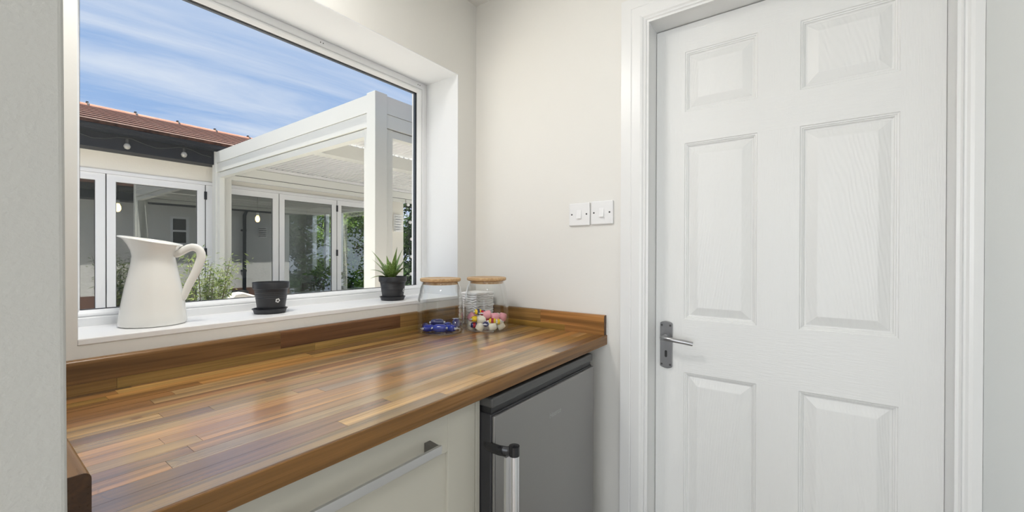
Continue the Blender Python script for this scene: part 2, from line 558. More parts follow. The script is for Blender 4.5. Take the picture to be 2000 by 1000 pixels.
# outside skin of the house, seen again in the bifold glass
em = MB()
for a in ((-5.4, KX0, 0.4, 2.5), (KX0, KX1, 0.4, 1.0), (KX0, KX1, 2.0, 2.5), (KX1, WX0, 0.4, 2.5),
          (WX0, WX1, 0.4, WZ0 - 0.03), (WX0, WX1, WZ1, 2.5), (WX1, 1.30, 0.4, 2.5),
          (1.30, 1.62, 0.4, 1.38), (1.30, 1.62, 1.98, 2.5), (1.62, 3.72, 0.4, 2.5)):
    em.box(a[0], a[1], 0.25, WT + 0.02, a[2], a[3])
struct('wall_outside', em, 'render_white', 'white rendered outside face of the house')
struct('trim_plinth', box(-5.4, 3.72, 0.25, WT + 0.03, -0.2, 0.4), 'brick_plinth', 'brown brick plinth of the house')
struct('trim_outer_sill', box(WX0 - 0.03, WX1 + 0.03, 0.27, 0.40, WZ0 - 0.04, WZ0 - 0.004), 'upvc', 'white outside sill')
ev = MB()
ev.box(-5.4, 3.8, WT, 0.66, 2.20, 2.23)
ev.box(-5.4, 3.8, 0.64, 0.67, 2.20, 2.47)
ev.prism([(0.67 + 0.06 + 0.06 * math.cos(a), 2.44 + 0.06 * math.sin(a)) for a in [PI + PI * i / 8 for i in range(9)]], -5.4, 3.8)
struct('trim_eaves', ev, 'fascia_dark', 'black eaves and gutter of the house')
rb = MB(); rb.prism([(-4.2, 4.1), (0.80, 2.50), (0.80, 2.46), (-4.2, 2.46)], -5.5, 3.9)
struct('roof', rb, 'roof_tile', 'red tiled roof of the house')
struct('wall_beyond', box(0.16, 3.72, 0.0, 0.25, -0.1, 2.5), 'room_shade', 'unlit rest of the house beyond the door wall')

# door wall with the opening
DY0, DY1, DZ = -0.787, -1.513, 1.996
XD = 0.075
dm = MB()
dm.box(0, 0.14, 0.0, DY0 + 0.03, 0, CEIL)
dm.box(0, 0.14, DY1 - 0.03, -1.70, 0, CEIL)
dm.box(0, 0.14, DY0 + 0.03, DY1 - 0.03, DZ + 0.03, CEIL)
struct('wall_door', dm, 'wall_paint', 'cream painted wall with the panelled door')
struct('wall_right', box(-1.45, 0.0, -1.70, -1.5565, 0, CEIL), 'wall_paint_window_lit', 'pale wall at the right edge, tinted cool for the window light')
# pier at the left: stub wall beside the worktop, its corner slightly out of plumb
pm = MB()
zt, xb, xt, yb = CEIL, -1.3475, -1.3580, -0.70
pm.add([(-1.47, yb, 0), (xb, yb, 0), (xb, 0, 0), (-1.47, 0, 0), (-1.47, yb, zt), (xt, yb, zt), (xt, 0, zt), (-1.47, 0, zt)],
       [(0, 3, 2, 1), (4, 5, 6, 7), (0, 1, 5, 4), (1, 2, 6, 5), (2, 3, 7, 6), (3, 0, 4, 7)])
struct('wall_pier', pm, 'pier_paint_shaded', 'white plastered wall end at the left edge, greyed for shade', bevel=0.004, seg=3)
# kitchen behind the camera
km = MB()
km.box(-5.4, -5.2, -4.1, -3.15, 0, CEIL); km.box(-5.4, -5.2, -0.35, 0.0, 0, CEIL); km.box(-5.4, -5.2, -3.15, -0.35, 2.16, CEIL)
struct('wall_left', km, 'wall_paint', 'kitchen wall round the added patio door')
struct('wall_back', box(-5.4, 0.3, -4.2, -4.1, 0, CEIL), 'wall_paint', 'kitchen back wall')
struct('wall_kitchen', box(0.0, 0.14, -4.1, -1.70, 0, CEIL), 'wall_paint', 'kitchen end wall')
pd = empty('added_window_3', (-5.25, -1.75, 0), 'added unseen patio door round the kitchen fill light', kind='structure')  # made-up patio door that houses the fill light
MB().ring((-3.15, -0.35, 0.0, 2.16), [(0, -5.3), (0.06, -5.3), (0.06, -5.22), (0, -5.22)], axis='x').build('window_frame', 'upvc', pd)
box(-5.27, -5.264, -3.10, -0.40, 0.05, 2.11).build('pane', 'window_glass', pd)
kw = empty('added_window_4', (-3.2, 0.2, 1.0), 'added unseen kitchen window round the second fill light', kind='structure')  # made-up window, built for the second fill light
MB().ring((KX0, KX1, 1.0, 2.0), [(0, 0.2), (0.05, 0.2), (0.05, 0.27), (0, 0.27)]).build('window_frame', 'upvc', kw)
box(KX0 + 0.04, KX1 - 0.04, 0.232, 0.238, 1.04, 1.96).build('pane', 'window_glass', kw)

# ceiling fill lights added out of view, over the worktop and behind the camera
def ceiling_fill(x, y, watts, label):
    cl = empty('ceiling_fill', (x, y, CEIL), label, 'light', 'added ceiling fill lights')
    MB().lathe([(0.0, 0), (0.17, 0), (0.17, -0.035), (0.155, -0.045), (0.15, -0.03), (0.0, -0.03)], (x, y, CEIL), 40, cap=False).build('housing', 'gloss_white', cl, smooth=40)
    cd = bpy.data.lights.new('ceiling_fill_glow', 'AREA')
    cd.shape = 'DISK'; cd.size = 0.29; cd.energy = watts; cd.color = (1.0, 0.98, 0.95)
    co = bpy.data.objects.new('fill_glow', cd); COL.objects.link(co)
    co.parent = cl; co.location = (0, 0, -0.052)


ceiling_fill(-1.14, -0.26, 7.6, 'unseen round ceiling fill light added over the worktop')
ceiling_fill(-1.95, -1.90, 5.0, 'unseen round ceiling fill light added in the kitchen doorway')

# ------------------------------------------------------------------ the utility window
w1 = empty('window_1', (-0.69, 0.2, 1.02), 'large white framed fixed window over the worktop', kind='structure')
FR = (-1.268, -0.1178, 1.0205, 1.9795)
MB().ring(FR, [(0, 0.197), (0.024, 0.197), (0.026, 0.199), (0.026, 0.270), (0, 0.270)]).build('frame', 'upvc', w1, bevel=0.0015)
MB().ring(FR, [(0.0262, 0.2015), (0.030, 0.199), (0.034, 0.2005), (0.042, 0.213), (0.042, 0.222), (0.0262, 0.222)]).build('glazing_bead', 'upvc', w1)
MB().ring(FR, [(0.0405, 0.219), (0.0435, 0.219), (0.0435, 0.2235), (0.0405, 0.2235)]).build('gasket', 'gasket', w1)
MB().ring(FR, [(0.0305, 0.2290), (0.0425, 0.2290), (0.0425, 0.241), (0.0305, 0.241)]).build('spacer_bar', 'spacer', w1)
MB().ring(FR, [(0.0262, 0.2288), (0.0303, 0.2288), (0.0303, 0.245), (0.0262, 0.245)]).build('rebate', 'upvc', w1)
gx0, gx1, gz0, gz1 = FR[0] + 0.027, FR[1] - 0.027, FR[2] + 0.027, FR[3] - 0.027
box(gx0, gx1, 0.2245, 0.2285, gz0, gz1).build('pane', 'window_glass', w1)
for hx, hz in ((-0.625, 1.9665), (-0.615, 1.9665), (-0.171, 1.9665), (-0.160, 1.9665)):
    MB().lathe([(0.0, 0), (0.002, 0), (0.002, 0.002), (0, 0.002)], (0, 0, 0), 8, cap=False)
    box(hx - 0.0015, hx + 0.0015, 0.1965, 0.1972, hz - 0.002, hz + 0.002).build('vent_hole', 'gasket', w1)

# ------------------------------------------------------------------ door, frame and architrave
tr = empty('trim_door_frame', (0, -1.15, 0), 'white painted door frame and moulded architrave', kind='structure')
# lining
MB().box(-0.001, 0.14, DY0, DY0 + 0.03, 0, DZ + 0.03).build('jamb', 'gloss_white', tr)
MB().box(-0.001, 0.14, DY1 - 0.03, DY1, 0, DZ + 0.03).build('jamb', 'gloss_white', tr)
MB().box(-0.001, 0.14, DY1, DY0, DZ, DZ + 0.03).build('head_lining', 'gloss_white', tr)
# architrave profile: distance from the opening outwards, projection from the wall
AP = [(0.0, 0.0), (0.0, 0.012), (0.006, 0.013), (0.009, 0.0165), (0.0125, 0.013), (0.016, 0.0145), (0.0205, 0.019),
      (0.027, 0.021), (0.055, 0.021), (0.0575, 0.0185), (0.060, 0.020), (0.094, 0.020), (0.096, 0.0)]
APR = [(0.0, 0.0), (0.0, 0.012), (0.006, 0.013), (0.009, 0.0165), (0.0125, 0.013), (0.016, 0.0145), (0.0205, 0.019),
       (0.027, 0.021), (0.0428, 0.021), (0.0428, 0.0)]


def arch(prof, pts):
    """sweep a profile; pts: list of (function d->(y,z)) stations"""
    b = MB(); vs_, fs_ = [], []
    n = len(prof)
    for fn in pts:
        for d, p in prof:
            y, z = fn(d); vs_.append((-p, y, z))
    for i in range(len(pts) - 1):
        for k in range(n):
            k2 = (k + 1) % n
            fs_.append((i * n + k, i * n + k2, (i + 1) * n + k2, (i + 1) * n + k))
    fs_.append(tuple(range(n))); fs_.append(tuple((len(pts) - 1) * n + k for k in range(n)))
    return b.add(vs_, fs_)


arch(AP, [lambda d: (DY0 + d, 0.0), lambda d: (DY0 + d, DZ + d)]).build('architrave', 'gloss_white', tr)
arch(AP, [lambda d: (DY0 + d, DZ + d), lambda d: (-1.5558, DZ + d)]).build('architrave', 'gloss_white', tr)
arch(APR, [lambda d: (DY1 - d, 0.0), lambda d: (DY1 - d, DZ + 0.0)]).build('architrave', 'gloss_white', tr)
box(XD + 0.041, XD + 0.06, DY0, DY0 - 0.012, 0, DZ).build('door_stop', 'gloss_white', tr)

dr = empty('door_1', (XD, -1.15, 0), 'white six panel door with embossed woodgrain', kind='structure')
dya, dyb = DY0 - 0.0015, DY1 + 0.0008
dz0, dz1 = 0.006, DZ - 0.003
PY = [(-0.8835, -1.0990), (-1.2080, -1.4265)]
PZ = [(1.694, 1.900), (0.981, 1.587), (0.20, 0.799)]
T = 0.040
zr = [dz1, PZ[0][1], PZ[0][0], PZ[1][1], PZ[1][0], PZ[2][1], PZ[2][0], dz0]
for i in (0, 2, 4, 6):
    box(XD, XD + T, PY[0][0], PY[1][1], zr[i + 1], zr[i]).build('rail', 'door_h', dr)
box(XD, XD + T, dya, PY[0][0], dz0, dz1).build('stile', 'door_v', dr)
box(XD, XD + T, PY[1][1], dyb, dz0, dz1).build('stile', 'door_v', dr)
for z0, z1 in PZ:
    box(XD, XD + T, PY[0][1], PY[1][0], z0, z1).build('muntin', 'door_v', dr)
PP = [(0.0, 0.0), (0.002, 0.0022), (0.0055, 0.0028), (0.0065, 0.0050), (0.0095, 0.0058), (0.0108, 0.0085), (0.0135, 0.0100),
      (0.0160, 0.0100), (0.0185, 0.0088), (0.0415, 0.0016), (0.0435, 0.0012)]
for z0, z1 in PZ:
    for y0, y1 in PY:
        b = MB(); vs_, fs_ = [], []
        for d, e_ in PP:
            x = XD + e_ * 1.25
            vs_ += [(x, y0 - d, z0 + d), (x, y1 + d, z0 + d), (x, y1 + d, z1 - d), (x, y0 - d, z1 - d)]
        for i in range(len(PP) - 1):
            for k in range(4):
                k2 = (k + 1) % 4
                fs_.append((i * 4 + k, i * 4 + k2, i * 4 + 4 + k2, i * 4 + 4 + k))
        l_ = (len(PP) - 1) * 4
        fs_.append((l_, l_ + 1, l_ + 2, l_ + 3))
        k = len(vs_)
        vs_ += [(XD + T, y0, z0), (XD + T, y1, z0), (XD + T, y1, z1), (XD + T, y0, z1)]
        fs_.append((k + 3, k + 2, k + 1, k))
        b.add(vs_, fs_)
        b.build('panel', 'door_panel', dr)
# lever handle on its back plate
hy, hz0, hz1 = -0.8260, 0.805, 0.970
hp = []
W2 = 0.0205
for i in range(9):
    t = -1 + 2 * i / 8
    hp.append((hy + W2 * t, hz1 - 0.006 * t * t))
for i in range(9):
    t = 1 - 2 * i / 8
    hp.append((hy + W2 * t, hz0 + 0.006 * t * t))
hd = MB().prism(hp, XD - 0.008, XD, 'x').build('door_handle', 'dark_plate', dr, bevel=0.002)
tag(hd, 'brushed steel lever handle on a long grey back plate')
for sy, sz in ((-0.0145, hz1 - 0.014), (0.0145, hz1 - 0.014), (-0.0145, hz0 + 0.014), (0.0145, hz0 + 0.014)):
    b = MB().tube([(XD - 0.0095, hy + sy, sz), (XD - 0.007, hy + sy, sz)], 0.0036, 12)
    b.build('screw', 'screw', hd)
kp = [(hy + 0.0042 * math.cos(a), 0.864 + 0.0042 * math.sin(a)) for a in [PI * i / 8 for i in range(9)]] + \
     [(hy + 0.0042 * math.cos(a), 0.848 + 0.0042 * math.sin(a)) for a in [PI + PI * i / 8 for i in range(9)]]
MB().prism(kp, XD - 0.0084, XD - 0.0079, 'x').build('keyhole', 'black', hd)
MB().tube([(XD - 0.008, hy, 0.914), (XD - 0.018, hy, 0.914)], 0.0115, 20).build('boss', 'satin_steel', hd, smooth=40)
lp = []
P0, P1, P2, P3 = Vector((XD - 0.015, hy, 0.914)), Vector((XD - 0.072, hy + 0.022, 0.921)), Vector((XD - 0.060, hy - 0.045, 0.918)), Vector((XD - 0.046, hy - 0.096, 0.9085))
for i in range(17):
    t = i / 16
    lp.append(P0 * (1 - t) ** 3 + P1 * 3 * t * (1 - t) ** 2 + P2 * 3 * t * t * (1 - t) + P3 * t ** 3)
MB().tube(lp, [0.0085 - 0.0012 * i / 16 for i in range(17)], 16).build('lever', 'satin_steel', hd, smooth=50)

# ------------------------------------------------------------------ light switches
def switch(y0, z0, label, tilt=0.0):
    t = empty('light_switch', (0, y0 - 0.043, z0 + 0.043), label, 'light switch', 'white wall switches by the door')
    c = (y0 - 0.043, z0 + 0.043)
    box(-0.0095, 0.0, y0 - 0.086, y0, z0, z0 + 0.086).build('plate', 'plate_white', t, bevel=0.0035, seg=3)
    b = MB()
    yc, zc_ = c
    hw, hh = 0.0095, 0.0165
    b.add([(-0.0095, yc + hw, zc_ - hh), (-0.0095, yc - hw, zc_ - hh), (-0.0095, yc - hw, zc_ + hh), (-0.0095, yc + hw, zc_ + hh),
           (-0.0165, yc + hw, zc_ - hh), (-0.0165, yc - hw, zc_ - hh), (-0.0105, yc - hw, zc_ + hh), (-0.0105, yc + hw, zc_ + hh)],
          [(0, 1, 2, 3), (4, 7, 6, 5), (0, 4, 5, 1), (1, 5, 6, 2), (2, 6, 7, 3), (3, 7, 4, 0)])
    b.build('rocker', 'plate_white', t, bevel=0.001)
    for sy in (-0.0305, 0.0305):
        MB().tube([(-0.0102, yc + sy, zc_), (-0.008, yc + sy, zc_)], 0.0031, 14).build('screw', 'screw', t)
    return t


switch(-0.4825, 1.3125, 'white single light switch left of its twin, farther from the door')
switch(-0.5735, 1.3145, 'white single light switch nearer the door frame')

# ================================================================== worktop and units
ZW, ZB, YF = 0.910, 0.875, -0.636
PAL = {'honey': (0.55, 0.27, 0.078), 'gold': (0.63, 0.36, 0.11), 'brown': (0.29, 0.135, 0.048), 'mid': (0.41, 0.19, 0.058),
       'dark': (0.155, 0.078, 0.036), 'tan': (0.59, 0.37, 0.16), 'grey': (0.30, 0.19, 0.11), 'olive': (0.37, 0.21, 0.05)}
wt = empty('worktop', (-0.67, -0.318, ZB), 'long wood block worktop of mixed brown staves under the window', 'worktop')
box(-1.347, -0.0005, YF + 0.004, -0.0005, ZB, ZW - 0.003).build('core', 'stave_x', wt).color = (0.20, 0.10, 0.045, 1)


def stave(name, parent, mtl, dims, col, gap=0.00025, bevel=0.0):
    x0, x1, y0, y1, z0, z1 = dims
    o = box(x0 + gap, x1 - gap, y0 + gap, y1 - gap, z0, z1).build(name, mtl, parent)
    j = random.uniform(0.70, 0.92)
    o.color = (*[c * j for c in col], 1)
    return o


rows = 19
rw = (0.636 - 0.006) / rows
keys_back = ['olive', 'gold', 'olive', 'honey', 'brown']
prev = []
for r in range(rows):
    y1 = -0.001 - r * rw
    y0 = y1 - rw
    x = -1.347
    last = None
    cuts = []
    while x < -0.01:
        ln = random.uniform(0.34, 0.90)
        if x == -1.347: ln = random.uniform(0.10, 0.55)
        x2 = min(x + ln, 0.0)
        if -x2 < 0.09: x2 = -0.0005
        pool = list(PAL)
        wts = {'honey': 4, 'gold': 3, 'brown': 3, 'mid': 4, 'dark': 1.6, 'tan': 3, 'grey': 2.4, 'olive': 1.0}
        if r < 3: wts = {'honey': 2, 'gold': 3, 'brown': 2, 'mid': 3, 'dark': 1, 'tan': 1, 'grey': .5, 'olive': 4}
        k = random.choices(pool, [0 if p == last else wts[p] for p in pool])[0]
        last = k
        stave('stave', wt, 'stave_x', (x, x2, y0, y1, ZW - 0.003, ZW), PAL[k])
        x = x2
fe = MB().prism([(YF + 0.004, ZB), (YF + 0.001, ZB), (YF, ZB + 0.001), (YF, ZW - 0.0012), (YF + 0.0012, ZW), (YF + 0.006, ZW), (YF + 0.006, ZB)], -1.347, -0.0004)
fo = fe.build('front_edge', 'edge_x', wt); fo.color = (0.225, 0.112, 0.036, 1)

# upstands, with rounded top edge
def upstand(name, label, a, b, axis, wall, into, pieces, end=None):
    """runs from a to b along axis; wall = coordinate of the wall face; into = +-1 direction into the room"""
    t = empty(name, ((a + b) / 2, wall, ZW) if axis == 'x' else (wall, (a + b) / 2, ZW), label, 'upstand', 'wood upstands round the worktop')
    th = 0.018
    zs = 0.982
    zm = ZW + 0.023

    def poly(z0, z1, top):
        p = [(wall, z0), (wall + into * th, z0)]
        if top:
            for i in range(6):
                an = PI / 2 * i / 5
                p.append((wall + into * (th - 0.007 + 0.007 * math.cos(an)), z1 - 0.007 + 0.007 * math.sin(an)))
        else:
            p.append((wall + into * th, z1))
        p.append((wall, z1))
        return p
    for (u0, u1, row, col) in pieces:
        z0, z1 = (zm + 0.0003, zs) if row else (ZW + 0.0002, zm)
        o = MB().prism(poly(z0, z1, row), u0 + 0.0002, u1 - 0.0002, axis).build('stave', 'edge_' + axis, t)
        o.color = (*PAL[col], 1)
    if end is not None:
        o = MB().prism(poly(ZW + 0.0002, zs, True), end - 0.001, end - 0.00005, axis).build('end_cap', 'edge_' + axis, t)
        o.color = (0.075, 0.035, 0.015, 1)
    return t


PAL.update({'u1': (0.20, 0.105, 0.04), 'u2': (0.15, 0.07, 0.03), 'u3': (0.27, 0.15, 0.05), 'u4': (0.31, 0.19, 0.06), 'u5': (0.25, 0.13, 0.05)})
upstand('upstand', 'long wood upstand along the wall under the window sill', -1.328, -0.0185, 'x', 0.0, -1,
        [(-1.328, -0.86, 1, 'u1'), (-0.86, -0.44, 1, 'u2'), (-0.44, -0.0185, 1, 'u3'),
         (-1.328, -1.20, 0, 'u3'), (-1.20, -0.76, 0, 'u4'), (-0.76, -0.30, 0, 'u4'), (-0.30, -0.0185, 0, 'u1')])
upstand('upstand', 'short wood upstand on the wall below the light switches', -0.6315, -0.0002, 'y', -0.0002, -1,
        [(-0.36, -0.0002, 1, 'u3'), (-0.6315, -0.36, 1, 'mid'), (-0.47, -0.0002, 0, 'olive'), (-0.6315, -0.47, 0, 'mid')], end=-0.6315)
upstand('upstand', 'dark end of the wood upstand against the left pier', -0.643, -0.0002, 'y', -1.347, 1,
        [(-0.643, -0.0002, 1, 'u1'), (-0.643, -0.0002, 0, 'u1')], end=-0.643)

# base unit
cb = empty('base_cabinet', (-0.98, -0.3, 0), 'pale stone coloured base cabinet with shaker door under the worktop', 'cabinet')
YC = -0.600
MB().box(-1.347, -0.690, YC + 0.020, -0.03, 0.10, ZB - 0.002).box(-1.347, -0.690, YC + 0.06, -0.05, 0.0, 0.10).build('body', 'cabinet', cb)
box(-0.6865, -0.6725, YC - 0.0005, -0.03, 0.0, ZB - 0.002).build('end_panel', 'cabinet', cb, bevel=0.0008)
box(-1.347, -1.2865, YC, YC + 0.02, 0.10, ZB - 0.002).build('filler', 'cabinet', cb, bevel=0.0008)
xd0, xd1, zd0, zd1 = -1.2845, -0.6885, 0.11, ZB - 0.006
sw, rwid = 0.0895, 0.094
dd = MB().box(xd0 + 0.07, xd1 - 0.07, YC + 0.0075, YC + 0.018, zd0 + 0.07, zd1 - 0.07).build('door', 'cabinet', cb)
box(xd1 - sw, xd1, YC, YC + 0.02, zd0, zd1).build('door_stile', 'cabinet', dd, bevel=0.0012)
box(xd0, xd0 + sw, YC, YC + 0.02, zd0, zd1).build('door_stile', 'cabinet', dd, bevel=0.0012)
box(xd0 + sw, xd1 - sw, YC, YC + 0.02, zd1 - rwid, zd1).build('door_rail', 'cabinet', dd, bevel=0.0012)
box(xd0 + sw, xd1 - sw, YC, YC + 0.02, zd0, zd0 + rwid).build('door_rail', 'cabinet', dd, bevel=0.0012)
hx0, hx1, hzc, hyy = -1.142, -0.829, 0.8085, -0.6345
box(hx0, hx1, hyy, hyy + 0.007, hzc - 0.0085, hzc + 0.0085).build('bar_handle', 'brushed', dd, bevel=0.0008)
for xx in (hx1 - 0.017, hx0 + 0.001):
    MB().prism([(hyy + 0.006, hzc - 0.0075), (hyy + 0.006, hzc + 0.0075), (YC, hzc + 0.0105), (YC, hzc - 0.0105)], xx, xx + 0.016, 'x').build('handle_bracket', 'bracket', dd, bevel=0.001)

# fridge
fg = empty('undercounter_fridge', (-0.4, -0.32, 0), 'steel grey undercounter fridge beside the cabinet, black sides', 'fridge')
fx0, fx1, fy = -0.6705, -0.125, -0.642
box(fx0 + 0.003, fx1 - 0.003, fy + 0.05, -0.04, 0.02, 0.826).build('body', 'fridge_side', fg)
b = MB()
b.box(fx0, fx1, fy + 0.004, -0.04, 0.842, 0.867)
b.build('top_lid', 'fridge_lid', fg, bevel=0.006, seg=3)
box(fx0 + 0.004, fx1 - 0.004, fy + 0.012, -0.05, 0.826, 0.843).build('lid_gap', 'black', fg)
dfr = MB().box(fx0, fx1, fy + 0.008, fy + 0.048, 0.06, 0.829).build('door', 'fridge_side', fg, bevel=0.004)
box(fx0 + 0.003, fx1 - 0.001, fy, fy + 0.009, 0.062, 0.825).build('door_skin', 'fridge_steel', dfr, bevel=0.003)
# handle: black brackets wrapping round the left edge, steel grip
hp_ = []
for zc_, nm in ((0.752, 0), (0.528, 1)):
    pth = [(fx0 + 0.004, fy + 0.030, zc_), (fx0 + 0.001, fy + 0.006, zc_), (fx0 + 0.001, fy - 0.014, zc_), (fx0 + 0.006, fy - 0.032, zc_), (fx0 + 0.016, fy - 0.042, zc_)]
    MB().tube(pth, [(0.006, 0.012)] * 5, 10).build('handle_bracket', 'black_gloss', dfr, smooth=40)
    MB().lathe([(0, -0.009), (0.0125, -0.009), (0.0125, 0.013), (0.0, 0.0145)], (fx0 + 0.017, fy - 0.046, zc_), 20, cap=False).build('handle_cap', 'black_gloss', dfr, smooth=40)
MB().lathe([(0.0118, 0.537), (0.0118, 0.744)], (fx0 + 0.017, fy - 0.046, 0), 24).build('handle_grip', 'chrome', dfr, smooth=40)
box(fx0 - 0.006, fx0 + 0.008, fy - 0.040, fy - 0.034, 0.537, 0.744).build('handle_back', 'brushed', dfr)
cu = bpy.data.curves.new('lettering', 'FONT'); cu.body = 'Hisense'; cu.size = 0.021; cu.extrude = 0.0003
cu.materials.append(MAT['letter_grey'])
to = bpy.data.objects.new('lettering', cu); COL.objects.link(to)
dg = bpy.context.evaluated_depsgraph_get()
tm = bpy.data.meshes.new_from_object(to.evaluated_get(dg))
bpy.data.objects.remove(to)
to = bpy.data.objects.new('lettering', tm); COL.objects.link(to)
to.parent = dfr; to.rotation_euler = (PI / 2, 0, 0)
to.location = Vector((-0.420, fy - 0.0003, 0.741)) - Vector(fg['_o'])

# ================================================================== things on the sill
ZS = WZ0
# enamel jug: lofted oval rings, spout towards the left
JC = Vector((-1.110, 0.108, ZS))
JK = 0.765
jug = empty('jug', JC, 'tall cream white enamel jug with flared spout on the sill', 'jug')
ja = math.atan2(0.60, -0.80)
JD, JS = Vector((math.cos(ja), math.sin(ja), 0)), Vector((-math.sin(ja), math.cos(ja), 0))
prof = [  # height, spout-side radius, handle-side radius, half depth
    (0.000, 0.079, 0.079, 0.079), (0.002, 0.085, 0.085, 0.085), (0.006, 0.0875, 0.0875, 0.0875), (0.030, 0.085, 0.0850, 0.085), (0.060, 0.0795, 0.0815, 0.080),
    (0.100, 0.0715, 0.0735, 0.072), (0.140, 0.0615, 0.0645, 0.063), (0.165, 0.0555, 0.0590, 0.058), (0.178, 0.0540, 0.0565, 0.0565),
    (0.190, 0.0575, 0.0570, 0.058), (0.203, 0.0670, 0.0600, 0.062), (0.214, 0.0790, 0.0665, 0.0665), (0.2185, 0.0890, 0.0720, 0.070),
    (0.2200, 0.0915, 0.0745, 0.072)]
b = MB(); n = 56


def jring(h, rs, rh, rd, shrink=0.0, tilt=0.0):
    out = []
    for i in range(n):
        a = 2 * PI * i / n
        c, s = math.cos(a), math.sin(a)
        r = rs if c > 0 else rh
        p = (max(c, 0) ** 1.0) if c > 0 else c
        # narrow the spout a little at the top
        w = rd * (1 - (0.30 * max(c, 0) ** 2) * min(1, max(0, (h - 0.19) / 0.03)))
        z = h + tilt * (c * 0.0115)
        out.append(JC + JD * ((r - shrink) * p) + JS * ((w - shrink) * s) + Vector((0, 0, z)))
    return out


prof = [(h, a1 * JK, a2 * JK, a3 * JK) for h, a1, a2, a3 in prof]
prof = [(h * 0.955, a1, a2, a3) for h, a1, a2, a3 in prof]
allr = []
for k, (h, a1, a2, a3) in enumerate(prof):
    allr.append(jring(h, a1, a2, a3, 0, min(1, max(0, (h - 0.15) / 0.06))))
for k, (h, a1, a2, a3) in enumerate(reversed(prof[1:])):
    allr.append(jring(max(h, 0.004) + 0.0005, a1, a2, a3, 0.0016, min(1, max(0, (h - 0.15) / 0.06))))
vs_, fs_ = [], []
for rg in allr: vs_ += rg
for i in range(len(allr) - 1):
    for k in range(n):
        k2 = (k + 1) % n
        fs_.append((i * n + k, i * n + k2, (i + 1) * n + k2, (i + 1) * n + k))
fs_.append(tuple(range(n))[::-1]); fs_.append(tuple((len(allr) - 1) * n + k for k in range(n)))
b.add(vs_, fs_).build('body', 'enamel', jug, smooth=60)
rim = jring(0.2106, 0.0915 * JK, 0.0745 * JK, 0.072 * JK, 0, 1.0)
MB().tube(rim + [rim[0]], 0.0021, 8).build('rim', 'enamel', jug, smooth=60)
hpth = []
ctrl = [(-0.052, 0.180), (-0.068, 0.190), (-0.090, 0.205), (-0.108, 0.206), (-0.121, 0.196), (-0.125, 0.180), (-0.117, 0.157), (-0.104, 0.127), (-0.092, 0.100), (-0.083, 0.075), (-0.0795, 0.060)]
for d_, h in ctrl: hpth.append(JC + JD * (d_ * (0.79 if h < 0.19 and d_ > -0.1 else 0.83)) + Vector((0, 0, h * 0.955)))
MB().tube(hpth, [(0.008, 0.004), (0.0095, 0.0045), (0.0105, 0.0055), (0.011, 0.006), (0.011, 0.006), (0.011, 0.006), (0.0105, 0.0055), (0.010, 0.005), (0.0095, 0.0045), (0.0085, 0.0035), (0.005, 0.002)], 16, up=JS).build('handle', 'enamel', jug, smooth=60, sub=1)


def pot(c, label, r=0.056, h=0.094, sang=0.7):
    """plastic plant pot with ribs, rim and a maker's sticker"""
    t = empty('plant_pot', c, label, 'plant pot', 'black plastic pots on the sill')
    x, y, z = c
    k = r / 0.056
    pr = [(0.0, 0.0), (0.039 * k, 0.0), (0.0405 * k, 0.002)]
    z1 = h - 0.021
    ra, rb_ = 0.0405 * k, 0.0505 * k
    for i in range(1, 13):
        hh = 0.002 + (z1 - 0.002) * i / 12
        rr = ra + (rb_ - ra) * i / 12
        pr.append((rr, hh))
        if 7 <= i <= 10:
            pr.append((rr + 0.0007, hh + 0.0015)); pr.append((rr, hh + 0.003))
    pr += [(rb_ + 0.0025, z1 + 0.001), (r * 0.985, z1 + 0.003), (r, h - 0.001), (r - 0.0005, h), (r - 0.0022, h), (r - 0.004, z1), (rb_ - 0.003, z1 - 0.01), (0.038 * k, 0.004), (0.0, 0.004)]
    MB().lathe(pr, (x, y, z), 48, cap=False).build('body', 'pot_plastic', t, smooth=35)
    # sticker: five-lobed badge lying on the tapered wall
    b2 = MB(); vs2 = []
    hc = h * 0.40
    base = math.atan2(-RT.x * 0 - FW.y, -FW.x)
    ang = base + sang
    for q in range(31):
        if q == 0: u, v = 0, 0
        else:
            a = 2 * PI * (q - 1) / 30
            rr = 0.0062 * (1 + 0.12 * math.cos(5 * a + 0.4))
            u, v = rr * math.cos(a), rr * math.sin(a)
        hh = hc + v
        rad = ra + (rb_ - ra) * (hh - 0.002) / (z1 - 0.002) + 0.0004
        an = ang + u / rad
        vs2.append((x + rad * math.cos(an), y + rad * math.sin(an), z + hh))
    b2.add(vs2, [(0, 1 + q, 1 + (q + 1) % 30) for q in range(30)])
    st = b2.build('sticker', 'sticker', t)
    b3 = MB()
    for du, dv, ww, hh_ in ((-0.0022, -0.0002, 0.0010, 0.0018), (0.0, 0.0006, 0.0011, 0.0026), (0.0022, -0.0002, 0.0010, 0.0018), (0, -0.0022, 0.0034, 0.0006)):
        q4 = []
        for a_, b_2 in ((-1, -1), (1, -1), (1, 1), (-1, 1)):
            hh = hc + dv + b_2 * hh_
            rad = ra + (rb_ - ra) * (hh - 0.002) / (z1 - 0.002) + 0.0007
            an = ang + (du + a_ * ww) / rad
            q4.append((x + rad * math.cos(an), y + rad * math.sin(an), z + hh))
        b3.add(q4, [(0, 1, 2, 3)])
    b3.build('sticker_print', 'sticker_ink', st)
    return t


def saucer(c, r, label):
    o = MB().lathe([(0.0, 0.0), (r * 0.86, 0.0), (r * 0.88, 0.001), (r * 0.95, 0.012), (r, 0.013), (r, 0.0145), (r * 0.93, 0.0145), (r * 0.84, 0.003), (0.0, 0.003)], c, 48, cap=False).build('pot_saucer', 'pot_plastic', smooth=35)
    return tag(o, label, 'saucer', 'black plastic saucers on the sill')


